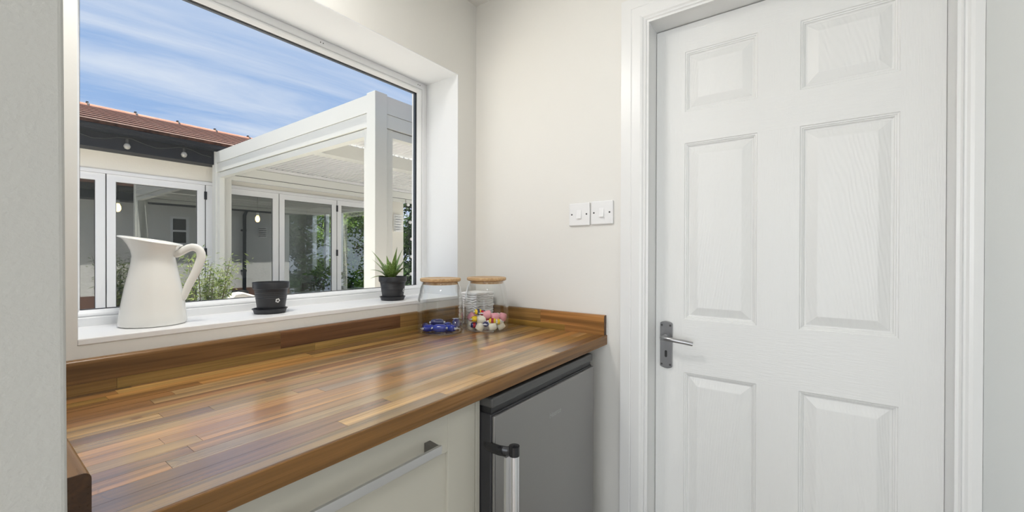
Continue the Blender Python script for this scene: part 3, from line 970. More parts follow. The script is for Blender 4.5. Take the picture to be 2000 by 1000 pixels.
S1, S2 = (-0.840, 0.094, ZS), (-0.392, 0.088, ZS)
saucer(S1, 0.0475, 'black plastic saucer under the empty pot')
pot((S1[0] + 0.004, S1[1] + 0.001, ZS + 0.0035), 'empty black plastic plant pot with white badge sticker', 0.0500, 0.090, 0.95)
saucer(S2, 0.0490, 'black plastic saucer under the aloe pot')
PC = (S2[0] + 0.001, S2[1], ZS + 0.0035)
pot(PC, 'black plastic plant pot holding the spiky aloe', 0.0535, 0.088, 1.42)

# aloe
AB = Vector((PC[0] - 0.006, PC[1] + 0.002, PC[2] + 0.078))
al = empty('aloe_plant', AB, 'small green speckled aloe with spiky leaves in a black pot', 'plant')
MB().lathe([(0.0, 0.0), (0.043, 0.0), (0.045, 0.003), (0.02, 0.006), (0.0, 0.007)], (PC[0], PC[1], PC[2] + 0.070), 24, cap=False).build('soil', 'soil', al)
RH, FH = Vector((RT.x, RT.y, 0)).normalized(), Vector((FW.x, FW.y, 0)).normalized()
tips = [(-0.080, 0.110, 0.010, 0.0105), (-0.066, 0.077, -0.025, 0.0110), (-0.077, 0.036, -0.015, 0.0105), (-0.068, 0.004, -0.040, 0.0090), (-0.030, 0.092, 0.035, 0.0080),
        (0.026, 0.126, -0.010, 0.0105), (0.036, 0.118, 0.030, 0.0095), (0.072, 0.098, 0.005, 0.0105), (0.073, 0.056, -0.020, 0.0095), (0.056, 0.029, -0.045, 0.0090),
        (0.010, 0.070, -0.050, 0.0100), (-0.020, 0.050, -0.060, 0.0090), (0.020, 0.060, 0.060, 0.0080), (-0.045, 0.060, 0.055, 0.0080)]
for (tx, tz, tf, wd) in tips:
    tip = AB + RH * tx + FH * tf + Vector((0, 0, tz))
    out = (RH * tx + FH * tf)
    base = AB + out.normalized() * 0.006
    midp = base.lerp(tip, 0.5) + Vector((0, 0, 0.012)) - out * 0.04 + Vector((0, 0, 0.010 if tz < 0.05 else 0.0))
    d_ = (tip - base).normalized()
    side = d_.cross(Vector((0, 0, 1))).normalized()
    b = MB(); vs_, fs_ = [], []
    K = 9
    for i in range(K):
        t = i / (K - 1)
        p = base * (1 - t) ** 2 + midp * 2 * t * (1 - t) + tip * t * t
        tg = ((midp - base) * (1 - t) + (tip - midp) * t).normalized()
        nrm = side.cross(tg).normalized()
        w = 1.6 * wd * (1 - t ** 1.5) * (0.85 + 0.3 * math.sin(PI * min(1, t * 1.3))) + 0.0002
        th = 0.0045 * (1 - t) + 0.0002
        vs_ += [p - side * w + nrm * th * 0.8, p + nrm * th * 0.1, p + side * w + nrm * th * 0.8, p - nrm * th]
    for i in range(K - 1):
        for k in range(4):
            k2 = (k + 1) % 4
            fs_.append((i * 4 + k, i * 4 + k2, i * 4 + 4 + k2, i * 4 + 4 + k))
    fs_.append((3, 2, 1, 0)); fs_.append(tuple((K - 1) * 4 + k for k in range(4)))
    b.add(vs_, fs_).build('leaf', 'aloe', al, smooth=50)

# ================================================================== jars, sweets and napkins on the worktop
def jar(c, r, label, h=0.190):
    x, y, z = c
    t = empty('glass_jar', c, label, 'jar', 'glass storage jars in the corner')
    rn = r * 0.79
    outer = [(0.0, 0.0), (r * 0.90, 0.0), (r * 0.965, 0.003), (r * 0.99, 0.009), (r, 0.018), (r, h * 0.55), (r * 0.994, h * 0.60), (r * 0.975, h * 0.665), (r * 0.93, h * 0.77), (r * 0.865, h * 0.90), (rn * 1.03, h * 0.95), (rn, h * 0.975), (rn, h)]
    th = 0.0022
    inner = [(max(a - th, 0), max(bz, 0.006)) for a, bz in outer[::-1]]
    inner[-1] = (0.0, 0.006)
    MB().lathe(outer + inner, c, 56, cap=False).build('jar_body', 'jar_glass', t, smooth=50)
    lr = r * 0.885
    ld = MB().lathe([(0.0, h + 0.0005), (rn + 0.003, h + 0.0005), (lr - 0.002, h + 0.002), (lr, h + 0.004), (lr, h + 0.0115), (lr - 0.002, h + 0.0135), (rn * 0.9, h + 0.0135), (rn * 0.88, h + 0.0125), (0.0, h + 0.0125)], c, 56, cap=False).build('lid', 'bamboo', t, smooth=30)
    MB().lathe([(rn - 0.004, h - 0.010), (rn - 0.0025, h - 0.010), (rn - 0.0025, h + 0.0004), (rn - 0.004, h + 0.0004)], c, 40, closed=True).build('seal_ring', 'bamboo', ld)
    return t


J1, J2 = (-0.3235, -0.107, ZW + 0.0002), (-0.171, -0.2055, ZW + 0.0002)
jar(J1, 0.0855, 'clear glass jar with bamboo lid holding blue sweets')
jar(J2, 0.0870, 'clear glass jar with bamboo lid holding mixed sweets and marshmallows')


def wrapped(c, ang, mtl, label, group, ln=0.017, rr=0.0085, tiltz=0.0, second=None):
    """sweet in a twisted clear wrapper"""
    t = empty('wrapped_sweet', c, label, 'sweet', group)
    d = Vector((math.cos(ang) * math.cos(tiltz), math.sin(ang) * math.cos(tiltz), math.sin(tiltz)))
    c = Vector(c)
    rads = [0.70, 0.98, 1.0, 1.0, 0.98, 0.70]
    MB().tube([c + d * (ln * (i / 5 * 2 - 1)) for i in range(6)], [(rr * q, rr * 0.85 * q) for q in rads], 10).build('sweet', mtl, t, smooth=60)
    for s in (-1, 1):
        b = MB()
        p = [c + d * s * (ln + e_) for e_ in (-0.002, 0.001, 0.006)]
        b.tube(p, [(rr * 0.5, rr * 0.4), (rr * 0.25, rr * 0.22), (rr * 1.0, rr * 0.2)], 8).build('wrapper_twist', 'wrap_clear', t, smooth=60)
    if second:
        b = MB().tube([c + d * (ln * e_) for e_ in (-0.42, -0.35, 0.35, 0.42)], [(rr * 0.9, rr * 0.8), (rr * 1.04, rr * 0.9), (rr * 1.04, rr * 0.9), (rr * 0.9, rr * 0.8)], 10)
        b.build('wrapper_band', second, t, smooth=60)
    return t


gb = 'blue wrapped sweets in the left jar'
vdir = Vector((FW.x, FW.y, 0)).normalized(); rdir = RH
for (ru, fu, zz, an, mt_, rr_, ln_, lb) in (
        (-0.037, -0.036, 0.000, -0.35, 'candy_blue', 0.0125, 0.0190, 'deep blue wrapped sweet at the front left of the blue sweets'),
        (0.006, -0.050, 0.001, -0.94, 'candy_blue', 0.0140, 0.0210, 'bright blue wrapped sweet at the very front of the left jar'),
        (0.043, -0.034, 0.000, -1.35, 'candy_blue', 0.0125, 0.0170, 'blue wrapped sweet at the front right of the blue sweets'),
        (-0.056, 0.004, 0.001, 1.00, 'candy_navy', 0.0120, 0.0170, 'navy wrapped sweet against the left side of the left jar'),
        (-0.010, -0.010, 0.015, -0.80, 'candy_navy', 0.0125, 0.0210, 'dark navy wrapped sweet lying on top of the blue sweets'),
        (0.058, 0.010, 0.008, 0.90, 'candy_navy', 0.0125, 0.0150, 'navy wrapped sweet standing against the right side of the left jar'),
        (0.020, 0.030, 0.000, 0.30, 'candy_blue', 0.0120, 0.0180, 'blue wrapped sweet at the back right of the blue sweets'),
        (-0.026, 0.046, 0.000, -0.40, 'candy_navy', 0.0120, 0.0180, 'navy wrapped sweet at the back left of the blue sweets')):
    p = Vector(J1) + rdir * ru + vdir * fu
    wrapped((p.x, p.y, ZW + 0.007 + rr_ * 1.1 + zz * 1.15), an, mt_, lb, gb, rr=rr_ * 1.22, ln=ln_ * 1.1, tiltz=0.9 if ru == 0.058 else 0.0)


def mallow(c, mtl, label, group, rot=(0, 0, 0), s=0.0115):
    b = MB()
    b.lathe([(0.0, -s), (s * 0.75, -s), (s * 0.96, -s * 0.8), (s * 1.05, 0), (s * 0.96, s * 0.8), (s * 0.75, s), (0.0, s)], (0, 0, 0), 18, cap=False)
    R_ = Matrix.Rotation(rot[0], 3, 'X') @ Matrix.Rotation(rot[1], 3, 'Y') @ Matrix.Rotation(rot[2], 3, 'Z')
    b.v = [tuple(R_ @ Vector(p)) for p in b.v]
    o = b.build('marshmallow', mtl, smooth=60)
    o.location = c
    return tag(o, label, 'marshmallow', group)


gm = 'sweets in the right jar'
zj = ZW + 0.0065
for (ru, fu, zz, mt_, rx, lb) in (
        (0.006, -0.046, 0.056, 'candy_pink', 1.1, 'big pink marshmallow on top, at the middle of the right jar'),
        (0.034, -0.040, 0.047, 'candy_pink', 1.5, 'pink marshmallow on top, right of the biggest one'),
        (-0.016, -0.056, 0.038, 'candy_cream', 1.4, 'cream marshmallow pressed to the front of the right jar'),
        (-0.056, -0.020, 0.044, 'candy_pink', 0.6, 'pink marshmallow at the left side of the right jar'),
        (0.064, -0.012, 0.042, 'candy_pink', 0.2, 'pale pink marshmallow at the right side of the right jar'),
        (-0.020, -0.058, 0.013, 'candy_cream', 0.4, 'cream marshmallow at the bottom, front left of the right jar'),
        (0.026, -0.058, 0.013, 'candy_cream', 1.2, 'cream marshmallow at the bottom, front middle of the right jar'),
        (0.057, -0.034, 0.013, 'candy_cream', 0.9, 'cream marshmallow at the bottom, front right of the right jar'),
        (-0.057, -0.030, 0.013, 'candy_cream', 0.1, 'cream marshmallow at the bottom left of the right jar'),
        (0.044, 0.020, 0.036, 'candy_cream', 0.5, 'cream marshmallow at the back right of the right jar'),
        (0.000, 0.000, 0.026, 'candy_pink', 0.3, 'pink marshmallow in the middle of the heap'),
        (-0.020, 0.042, 0.030, 'candy_cream', 0.7, 'cream marshmallow at the back left of the right jar')):
    p = Vector(J2) + rdir * ru + vdir * fu
    mallow((p.x, p.y, zj + zz), mt_, lb, gm, (rx, rx * 0.7, 0), 0.0150)
for (ru, fu, zz, an, ma_, mb_, lb) in (
        (-0.030, -0.038, 0.066, -0.6, 'candy_yellow', 'candy_navy', 'yellow and navy foil sweet on top at the left of the right jar'),
        (-0.012, -0.034, 0.062, 0.4, 'candy_red', 'candy_navy', 'dark red foil sweet on top beside the yellow one'),
        (-0.042, -0.046, 0.040, -0.3, 'candy_yellow', 'candy_yellow', 'all yellow foil sweet at the left front of the right jar'),
        (-0.044, -0.046, 0.016, -0.8, 'candy_navy', 'candy_red', 'navy and dark red foil sweet low at the left front'),
        (0.004, -0.062, 0.024, 0.3, 'candy_navy', 'wrap_clear', 'navy and white foil sweet at the very front of the right jar'),
        (0.004, -0.040, 0.034, -0.9, 'candy_red', 'candy_red', 'plain dark red foil sweet under the big pink marshmallow'),
        (0.026, -0.056, 0.034, -0.9, 'candy_yellow', 'candy_red', 'yellow foil sweet with a red band at the right front'),
        (0.048, -0.048, 0.030, -0.7, 'candy_cream', 'candy_yellow', 'cream and yellow foil sweet at the right front'),
        (0.030, 0.000, 0.012, 0.5, 'candy_yellow', 'candy_navy', 'yellow and navy foil sweet at the bottom of the heap'),
        (-0.030, 0.010, 0.012, 1.5, 'candy_red', 'candy_yellow', 'dark red and yellow foil sweet at the bottom of the heap')):
    p = Vector(J2) + rdir * ru + vdir * fu
    wrapped((p.x, p.y, zj + zz), an, ma_, lb, gm, ln=0.013, rr=0.0122, second=mb_)

# stack of folded white cloths behind the right jar
random.seed(11)
NX0, NX1, NY0, NY1 = -0.136, -0.022, -0.124, -0.022
nl, zt_ = 13, 0.132
ORD = ['lowest', 'second from the bottom', 'third from the bottom', 'fourth from the bottom', 'fifth from the bottom', 'sixth from the bottom', 'the middle one', 'sixth from the top', 'fifth from the top', 'fourth from the top', 'third from the top', 'second from the top', 'topmost']
for i in range(nl):
    z0 = ZW + 0.0005 + zt_ * i / nl
    z1 = ZW + zt_ * (i + 1) / nl
    b = MB(); vs_, fs_ = [], []
    M_ = 64
    ringpts = []
    for k in range(M_):
        t = k / M_ * 4
        s_, u = int(t), t - int(t)
        cx_ = [(NX0, NY0), (NX1, NY0), (NX1, NY1), (NX0, NY1), (NX0, NY0)]
        px = cx_[s_][0] * (1 - u) + cx_[s_ + 1][0] * u
        py = cx_[s_][1] * (1 - u) + cx_[s_ + 1][1] * u
        ringpts.append((px, py))
    cxx, cyy = (NX0 + NX1) / 2, (NY0 + NY1) / 2
    ox, oy = random.uniform(-0.0015, 0.0015), random.uniform(-0.0015, 0.0015)
    levels = [(0.0, 0.965), (0.25, 0.992), (0.5, 1.0), (0.75, 0.992), (1.0, 0.965)]
    for lv, shr in levels:
        for (px, py) in ringpts:
            wob = noise.noise(Vector((px * 45, py * 45, i * 3.1 + lv * 0.4))) * 0.0060
            wz = noise.noise(Vector((px * 45 + 5, py * 45, (i + lv) * 0.55))) * 0.0085 if 0 < i < nl - 1 or lv < 1 else 0
            sh = shr - 0.02 + wob * 8 * 0.35
            vs_.append((cxx + ox + (px - cxx) * sh, cyy + oy + (py - cyy) * sh, z0 + (z1 - z0) * lv + (wz if i else wz * lv)))
    for q in range(4):
        for k in range(M_):
            k2 = (k + 1) % M_
            fs_.append((q * M_ + k, q * M_ + k2, (q + 1) * M_ + k2, (q + 1) * M_ + k))
    fs_.append(tuple(range(M_))[::-1]); fs_.append(tuple(4 * M_ + k for k in range(M_)))
    o = b.add(vs_, fs_).build('folded_cloth', 'napkin', smooth=60)
    tag(o, 'white folded cloth, %s in the stack behind the jars' % ORD[i], 'cloth', 'folded white cloths in the corner')

# ================================================================== outside
GZ = -0.15
struct('ground', box(-14, 16, WT, 24, GZ - 0.2, GZ), 'paving', 'pale stone paving of the courtyard')

# ---- garden room
YB = 4.9
gr = empty('garden_room', (1.0, YB, GZ), 'cream rendered garden room with red tiled roof and black eaves', 'building')
RX0, RX1, RY1 = -3.6, 3.57, 8.2
HX1 = 3.135
box(RX0, RX1, YB, YB + 0.25, 2.095, 2.42).build('front_wall', 'render_cream', gr)
box(HX1, RX1, YB, YB + 0.25, GZ, 2.095).build('front_wall', 'render_cream', gr)
box(RX0, -3.1, YB, YB + 0.25, GZ, 2.095).build('front_wall', 'render_cream', gr)
box(RX0, 2.95, RY1, RY1 + 0.2, GZ, 2.42).build('back_wall', 'room_shade', gr)
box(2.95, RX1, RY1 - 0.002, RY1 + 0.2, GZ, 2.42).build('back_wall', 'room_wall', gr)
box(RX0, RX0 + 0.2, YB + 0.25, RY1, GZ, 2.42).build('side_wall', 'room_shade', gr)
sw_ = MB()
sw_.box(3.45, RX1, 7.95, RY1, GZ, 2.42); sw_.box(3.45, RX1, YB + 0.25, 7.95, 2.12, 2.42); sw_.box(3.45, RX1, YB + 0.25, 5.25, GZ, 2.12)
sw_.box(3.45, RX1, 6.85, 7.95, GZ, 0.80)
sw_.build('side_wall', 'room_wall', gr)
box(RX0, RX1, YB, RY1, GZ, GZ + 0.06).build('floor_slab', 'basket', gr)
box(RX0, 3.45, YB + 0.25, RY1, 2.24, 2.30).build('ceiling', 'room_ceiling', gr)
sf = MB().ring((6.85, 7.95, 0.80, 2.12), [(0, 3.44), (0.05, 3.44), (0.05, 3.52), (0, 3.52)], axis='x').build('side_window', 'upvc', gr)
box(3.44, 3.52, 7.34, 7.42, 0.84, 2.08).build('mullion', 'upvc', sf)
box(3.475, 3.481, 6.9, 7.9, 0.85, 2.07).build('pane', 'window_glass', sf)
sf2 = MB().ring((5.25, 6.85, GZ + 0.06, 2.12), [(0, 3.44), (0.05, 3.44), (0.05, 3.52), (0, 3.52)], axis='x').build('side_door', 'upvc', gr)
box(3.475, 3.481, 5.3, 6.8, GZ + 0.1, 2.07).build('pane', 'window_glass', sf2)
# eaves
YE = 4.70
box(RX0 - 0.2, RX1 + 0.15, YE, YB + 0.02, 2.295, 2.32).build('soffit', 'fascia_dark', gr)
box(RX0 - 0.2, RX1 + 0.15, YE - 0.022, YE, 2.292, 2.47).build('fascia', 'fascia_dark', gr, bevel=0.003)
gp = [(YE - 0.085 + 0.062 * math.cos(a), 2.505 + 0.062 * math.sin(a)) for a in [PI + PI * i / 10 for i in range(11)]]
gp += [(YE - 0.085 + 0.056 * math.cos(a), 2.505 + 0.056 * math.sin(a)) for a in [2 * PI - PI * i / 10 for i in range(11)]]
MB().prism(gp, RX0 - 0.25, RX1 + 0.2).build('gutter', 'fascia_dark', gr)
# roof: courses of tiles up to the ridge
A0, A1 = Vector((0, YE - 0.06, 2.528)), Vector((0, 6.90, 3.235))
sl = (A1 - A0).normalized(); nr = Vector((0, -sl.z, sl.y))
NCO = 8
glen = (A1 - A0).length / NCO
for i in range(NCO):
    p0 = A0 + sl * (glen * i); p1 = A0 + sl * (glen * (i + 1) + 0.06)
    lift = nr * 0.042
    q0 = p0 + lift
    poly = [(p0.y, p0.z), (q0.y, q0.z), ((p1 + nr * 0.004).y, (p1 + nr * 0.004).z), ((p1 - nr * 0.012).y, (p1 - nr * 0.012).z)]
    tcs = MB().prism(poly, RX0 - 0.2, RX1 + 0.2).build('tile_course', 'roof_tile', gr)
    # front lip of the course, its lit edge painted pale
    e0 = p0 + nr * 0.0345 - sl * 0.002; e1 = p0 + nr * 0.043 - sl * 0.002
    f0 = e0 + sl * 0.050; f1 = e1 + sl * 0.050 - nr * 0.003
    MB().prism([(e0.y, e0.z), (e1.y, e1.z), (f1.y, f1.z), (f0.y, f0.z)], RX0 - 0.2, RX1 + 0.2).build('tile_lip', 'tile_lit_edge', tcs)
bs = A1 - nr * 0.02
MB().prism([(bs.y, bs.z), (2 * A1.y - A0.y, A0.z), (A0.y, A0.z - 0.005)], RX0 - 0.15, RX1 + 0.15).build('roof_core', 'fascia_dark', gr)
x = -0.284 - 0.503 * 7
while x < RX1:
    rp = [(A1.y + 0.115 * math.cos(a), A1.z - 0.045 + 0.095 * math.sin(a)) for a in [PI * i / 10 for i in range(11)]]
    rp += [(A1.y + 0.095 * math.cos(a), A1.z - 0.045 + 0.078 * math.sin(a)) for a in [PI - PI * i / 10 for i in range(11)]]
    rt_ = MB().prism(rp, x + 0.004, x + 0.499).build('ridge_tile', 'ridge_tile', gr, smooth=30)
    cp = MB()
    cp.tube([(x, A1.y + 0.122 * math.cos(a), A1.z - 0.045 + 0.103 * math.sin(a)) for a in [PI * (0.2 + 0.75 * i / 8) for i in range(9)]], [(0.012, 0.005)] * 9, 6)
    cp.box(x - 0.012, x + 0.012, A1.y - 0.02, A1.y + 0.02, A1.z + 0.05, A1.z + 0.075)
    cp.build('ridge_clip', 'fascia_dark', rt_)
    x += 0.503

# ---- bifold door leaves
fr_ = gr
box(-3.1, HX1, YB - 0.012, YB + 0.06, 2.062, 2.10).build('door_frame_head', 'upvc', fr_)
box(HX1 - 0.004, HX1 + 0.03, YB - 0.012, YB + 0.06, GZ, 2.10).build('door_frame_jamb', 'upvc', fr_)
LE = [(-2.21, -1.316, 'bifold leaf hidden left of the window edge'),
      (-1.314, -0.421, 'white bifold leaf cut off by the left window edge'),
      (-0.419, 0.475, 'white bifold leaf behind the enamel jug'),
      (0.478, 1.357, 'white bifold leaf just right of the far pergola post'),
      (1.360, 2.242, 'white bifold leaf above the empty black pot'),
      (2.245, 3.130, 'white bifold leaf beside the near pergola post')]
for i, (x0, x1, lb) in enumerate(LE):
    if i == 0: continue
    t = empty('bifold_door_leaf', ((x0 + x1) / 2, YB, GZ), lb, 'glass door', 'bifold doors of the garden room')
    MB().ring((x0 + 0.004, x1 - 0.004, GZ + 0.02, 2.060), [(0, YB), (0.070, YB), (0.076, YB + 0.012), (0.076, YB + 0.05), (0, YB + 0.05)]).build('leaf_frame', 'upvc', t)
    box(x0 + 0.07, x1 - 0.07, YB + 0.024, YB + 0.028, GZ + 0.09, 1.988).build('pane', 'door_glass', t)
    MB().ring((x0 + 0.004, x1 - 0.004, GZ + 0.02, 2.060), [(0.072, YB + 0.011), (0.080, YB + 0.018), (0.080, YB + 0.023), (0.072, YB + 0.023)]).build('gasket', 'gasket', t)
    box(x1 - 0.005, x1 + 0.0008, YB + 0.002, YB + 0.045, GZ + 0.02, 2.055).build('edge_seal', 'gasket', t)
    if i in (2, 4):
        for hz_ in (0.45, 1.22, 1.93):
            box(x1 - 0.012, x1 + 0.016, YB - 0.012, YB + 0.002, hz_ - 0.05, hz_ + 0.05).build('hinge', 'fascia_dark', t, bevel=0.003)

# ---- inside the garden room
for px_, pz_, lb in ((-0.132, 1.797, 'warm glowing pendant bulb seen in the glass above the jug'), (1.523, 1.771, 'warm glowing pendant bulb seen in the glass above the empty pot')):
    t = empty('pendant_bulb', (px_, 6.0, pz_), lb, 'lamp', 'lit pendant bulbs in the garden room')
    MB().tube([(px_, 6.0, pz_ + 0.09), (px_, 6.0, 2.24)], 0.004, 6).build('cord', 'cord', t)
    MB().lathe([(0, 0.05), (0.018, 0.05), (0.018, 0.095), (0, 0.095)], (px_, 6.0, pz_), 12, cap=False).build('holder', 'brushed', t)
    MB().lathe([(0, -0.06), (0.02, -0.05), (0.033, -0.02), (0.03, 0.015), (0.016, 0.05), (0, 0.05)], (px_, 6.0, pz_), 16, cap=False).build('bulb', 'bulb_lit', t, smooth=60)
tb = empty('dining_table', (2.55, 5.95, GZ + 0.06), 'pale table with pots inside the garden room', 'table')
box(1.75, 3.2, 5.5, 6.5, 0.53, 0.57).build('table_top', 'cushion', tb, bevel=0.006)
for lx, ly in ((1.82, 5.57), (3.13, 5.57), (1.82, 6.43), (3.13, 6.43)):
    box(lx - 0.035, lx + 0.035, ly - 0.035, ly + 0.035, GZ + 0.06, 0.53).build('leg', 'oak', tb)


def leaf_cloud(name, mtl, parent, pts, size, asp=0.45, seed=1):
    """many small leaf blades, two triangles each, round given points with given spread"""
    rnd = random.Random(seed)
    vs_, fs_ = [], []
    for (c, sd) in pts:
        p = Vector(c) + Vector((rnd.gauss(0, sd[0]), rnd.gauss(0, sd[1]), rnd.gauss(0, sd[2])))
        d = Vector((rnd.uniform(-1, 1), rnd.uniform(-1, 1), rnd.uniform(-0.9, 0.5))).normalized()
        s_ = d.cross(Vector((rnd.uniform(-1, 1), rnd.uniform(-1, 1), rnd.uniform(0.2, 1)))).normalized()
        l_ = size * rnd.uniform(0.6, 1.2)
        k = len(vs_)
        vs_ += [p, p + d * l_ * 0.45 + s_ * l_ * asp * 0.5, p + d * l_, p + d * l_ * 0.45 - s_ * l_ * asp * 0.5]
        fs_.append((k, k + 1, k + 2, k + 3))
    b = MB(); b.add(vs_, fs_)
    return b.build(name, mtl, parent)


def pot_plant(c, r, h, lsize, n_, label, mt_, leafm, sd):
    t = empty('potted_plant', c, label, 'potted plant', 'plants on the garden room table')
    MB().lathe([(0, 0), (r * 0.75, 0), (r, h), (r * 0.93, h), (r * 0.9, h * 0.85), (0, h * 0.85)], c, 24, cap=False).build('pot', mt_, t, smooth=35)
    o = leaf_cloud('foliage', leafm, t, [((c[0], c[1], c[2] + h * 1.05), (r * 0.45, r * 0.45, h * 0.2))] * n_, lsize, 0.3, int(c[0] * 1000))
    o['kind'] = 'stuff'
    return t


pot_plant((2.62, 5.95, 0.571), 0.17, 0.24, 0.20, 220, 'trailing green plant in a dark ribbed basket on the table', 'basket', 'leaf_house', 1)
pot_plant((2.50, 5.58, 0.571), 0.085, 0.12, 0.12, 110, 'small green plant in a grey pot on the table', 'fascia_dark', 'leaf_house', 1)
pot_plant((3.02, 5.75, 0.571), 0.08, 0.20, 0.17, 130, 'bright green plant in a teal pot on the table', 'cord', 'leaf_house', 1)
dc = empty('cake_dome', (2.22, 5.75, 0.571), 'glass dome over a dark wooden stand on the table', 'dome')
MB().lathe([(0, 0), (0.13, 0), (0.13, 0.02), (0.1, 0.02), (0.1, 0.13), (0, 0.14)], (2.22, 5.75, 0.571), 28, cap=False).build('stand', 'basket', dc, smooth=35)
MB().lathe([(0.125, 0.02)] + [(0.125 * math.cos(a), 0.12 + 0.13 * math.sin(a)) for a in [PI / 2 * i / 8 for i in range(9)]], (2.22, 5.75, 0.571), 28, cap=False).build('dome', 'jar_glass', dc, smooth=60)

# ---- wall light on the garden room
wl_ = empty('wall_light', (3.425, YB - 0.04, 1.77), 'pale louvred wall light on the garden room corner', 'lamp')
box(3.345, 3.505, YB - 0.02, YB, 1.61, 1.93).build('backplate', 'bulb_white', wl_)
for i in range(7):
    box(3.34, 3.51, YB - 0.07, YB - 0.012, 1.615 + i * 0.046, 1.640 + i * 0.046).build('slat', 'bulb_white', wl_)
wl2 = empty('wall_light', (3.08, WT + 0.03, 1.7), 'louvred wall light on the house, seen mirrored in the doors', 'lamp')
for i in range(6):
    box(3.0, 3.17, WT + 0.02, WT + 0.08, 1.60 + i * 0.045, 1.622 + i * 0.045).build('slat', 'bulb_white', wl2)
box(3.01, 3.16, WT + 0.02, WT + 0.03, 1.60, 1.85).build('backplate', 'alu_groove', wl2)
dp = empty('downpipe', (2.67, WT + 0.08, GZ), 'black downpipe on the house wall, seen mirrored in the doors', 'pipe')
MB().tube([(2.67, WT + 0.08, GZ), (2.67, WT + 0.08, 2.1), (2.67, WT + 0.30, 2.3), (2.67, WT + 0.38, 2.42)], 0.036, 14).build('pipe', 'fascia_dark', dp, smooth=40)
for z_ in (0.8, 1.75):
    box(2.61, 2.73, WT + 0.02, WT + 0.05, z_ - 0.02, z_ + 0.02).build('bracket', 'fascia_dark', dp)
w5 = empty('window_2', (1.46, WT, 1.68), 'small white window of the house, seen mirrored in the doors', kind='structure')
MB().ring((1.30, 1.62, 1.38, 1.98), [(0, WT - 0.03), (0.045, WT - 0.03), (0.045, WT + 0.03), (0, WT + 0.03)]).build('frame', 'upvc', w5)
box(1.34, 1.58, WT - 0.02, WT + 0.02, 1.66, 1.70).build('transom', 'upvc', w5)
box(1.33, 1.59, WT - 0.006, WT, 1.40, 1.96).build('pane', 'black_gloss', w5)

# ---- festoon bulbs on the fascia
for fx_, fz_, lb in ((-0.298, 2.341, 'round festoon bulb hanging left on the black fascia'), (0.193, 2.350, 'round festoon bulb hanging right on the black fascia')):
    t = empty('festoon_bulb', (fx_, YE - 0.05, fz_), lb, 'bulb', 'festoon bulbs under the eaves')
    MB().lathe([(0, -0.032), (0.02, -0.025), (0.031, 0.0), (0.022, 0.024), (0.012, 0.032), (0, 0.032)], (fx_, YE - 0.05, fz_), 16, cap=False).build('bulb', 'bulb_glass', t, smooth=60)
    MB().lathe([(0, 0.03), (0.013, 0.03), (0.013, 0.075), (0, 0.075)], (fx_, YE - 0.05, fz_), 10, cap=False).build('holder', 'cord', t)
fc = []
for i in range(25):
    x = -2.0 + 2.46 * i / 24
    fc.append((x, YE - 0.045, 2.405 + 0.03 * math.cos((x + 0.298) / 0.491 * 2 * PI)))
tag(MB().tube(fc, 0.005, 6).build('festoon_cable', 'cord'), 'black festoon cable strung along the fascia', 'cable')
# ---- vertical string of white bulbs by the hedge
fs_t = empty('light_string', (3.49, 4.6, 2.1), 'string of five white bulbs hanging before the hedge', 'string lights')
pts = [(3.431, 2.088), (3.478, 1.778), (3.514, 1.475), (3.514, 1.159), (3.503, 0.844)]
MB().tube([(3.40, 4.63, 2.18)] + [(a - 0.03, 4.63, b2) for a, b2 in pts] + [(3.47, 4.63, 0.7)], 0.004, 6).build('cord', 'cord', fs_t)
for a, b2 in pts:
    MB().lathe([(0, -0.03), (0.022, -0.022), (0.031, 0), (0.022, 0.022), (0, 0.03)], (a, 4.6, b2), 14, cap=False).build('bulb', 'bulb_white', fs_t, smooth=60)

# ---- pergola
PX, PY0 = 0.496, 1.448
PX1, PY1 = 4.55, 4.735
PS = 0.11
pg = empty('pergola', (2.5, 3.1, GZ), 'white aluminium pergola with louvred roof between house and garden room', 'pergola')
for (x, y) in ((PX, PY0), (PX, PY1 - PS), (PX1 - PS, PY0), (PX1 - PS, PY1 - PS)):
    box(x, x + PS, y, y + PS, GZ, 2.452).build('post', 'alu_white', pg, bevel=0.003)


def beam(name, x0, x1, y0, y1, axis):
    """stepped gutter beam with shadow grooves"""
    i1, i2 = 0.005, 0.018

    def bx(z0, z1, ins, m_, nm, par):
        if axis == 'x': return box(x0, x1, y0 + ins, y1 - ins, z0, z1).build(nm, m_, par)
        return box(x0 + ins, x1 - ins, y0, y1, z0, z1).build(nm, m_, par)
    q = bx(2.303, 2.440, 0.0, 'alu_white', name, pg)
    bx(2.298, 2.304, 0.010, 'alu_groove', 'groove', q)
    bx(2.195, 2.299, i1, 'alu_white', 'lower_band', q)
    bx(2.186, 2.196, 0.028, 'alu_groove', 'groove', q)
    bx(2.130, 2.187, i2, 'alu_white', 'screen_rail', q)
    return q


beam('beam', PX + 0.004, PX + PS - 0.004, PY0 + PS, PY1 - PS, 'y')
beam('beam', PX1 - PS + 0.004, PX1 - 0.004, PY0 + PS, PY1 - PS, 'y')
beam('beam', PX + PS, PX1 - PS, PY0 + 0.004, PY0 + PS - 0.004, 'x')
beam('beam', PX + PS, PX1 - PS, PY1 - PS + 0.004, PY1 - 0.004, 'x')
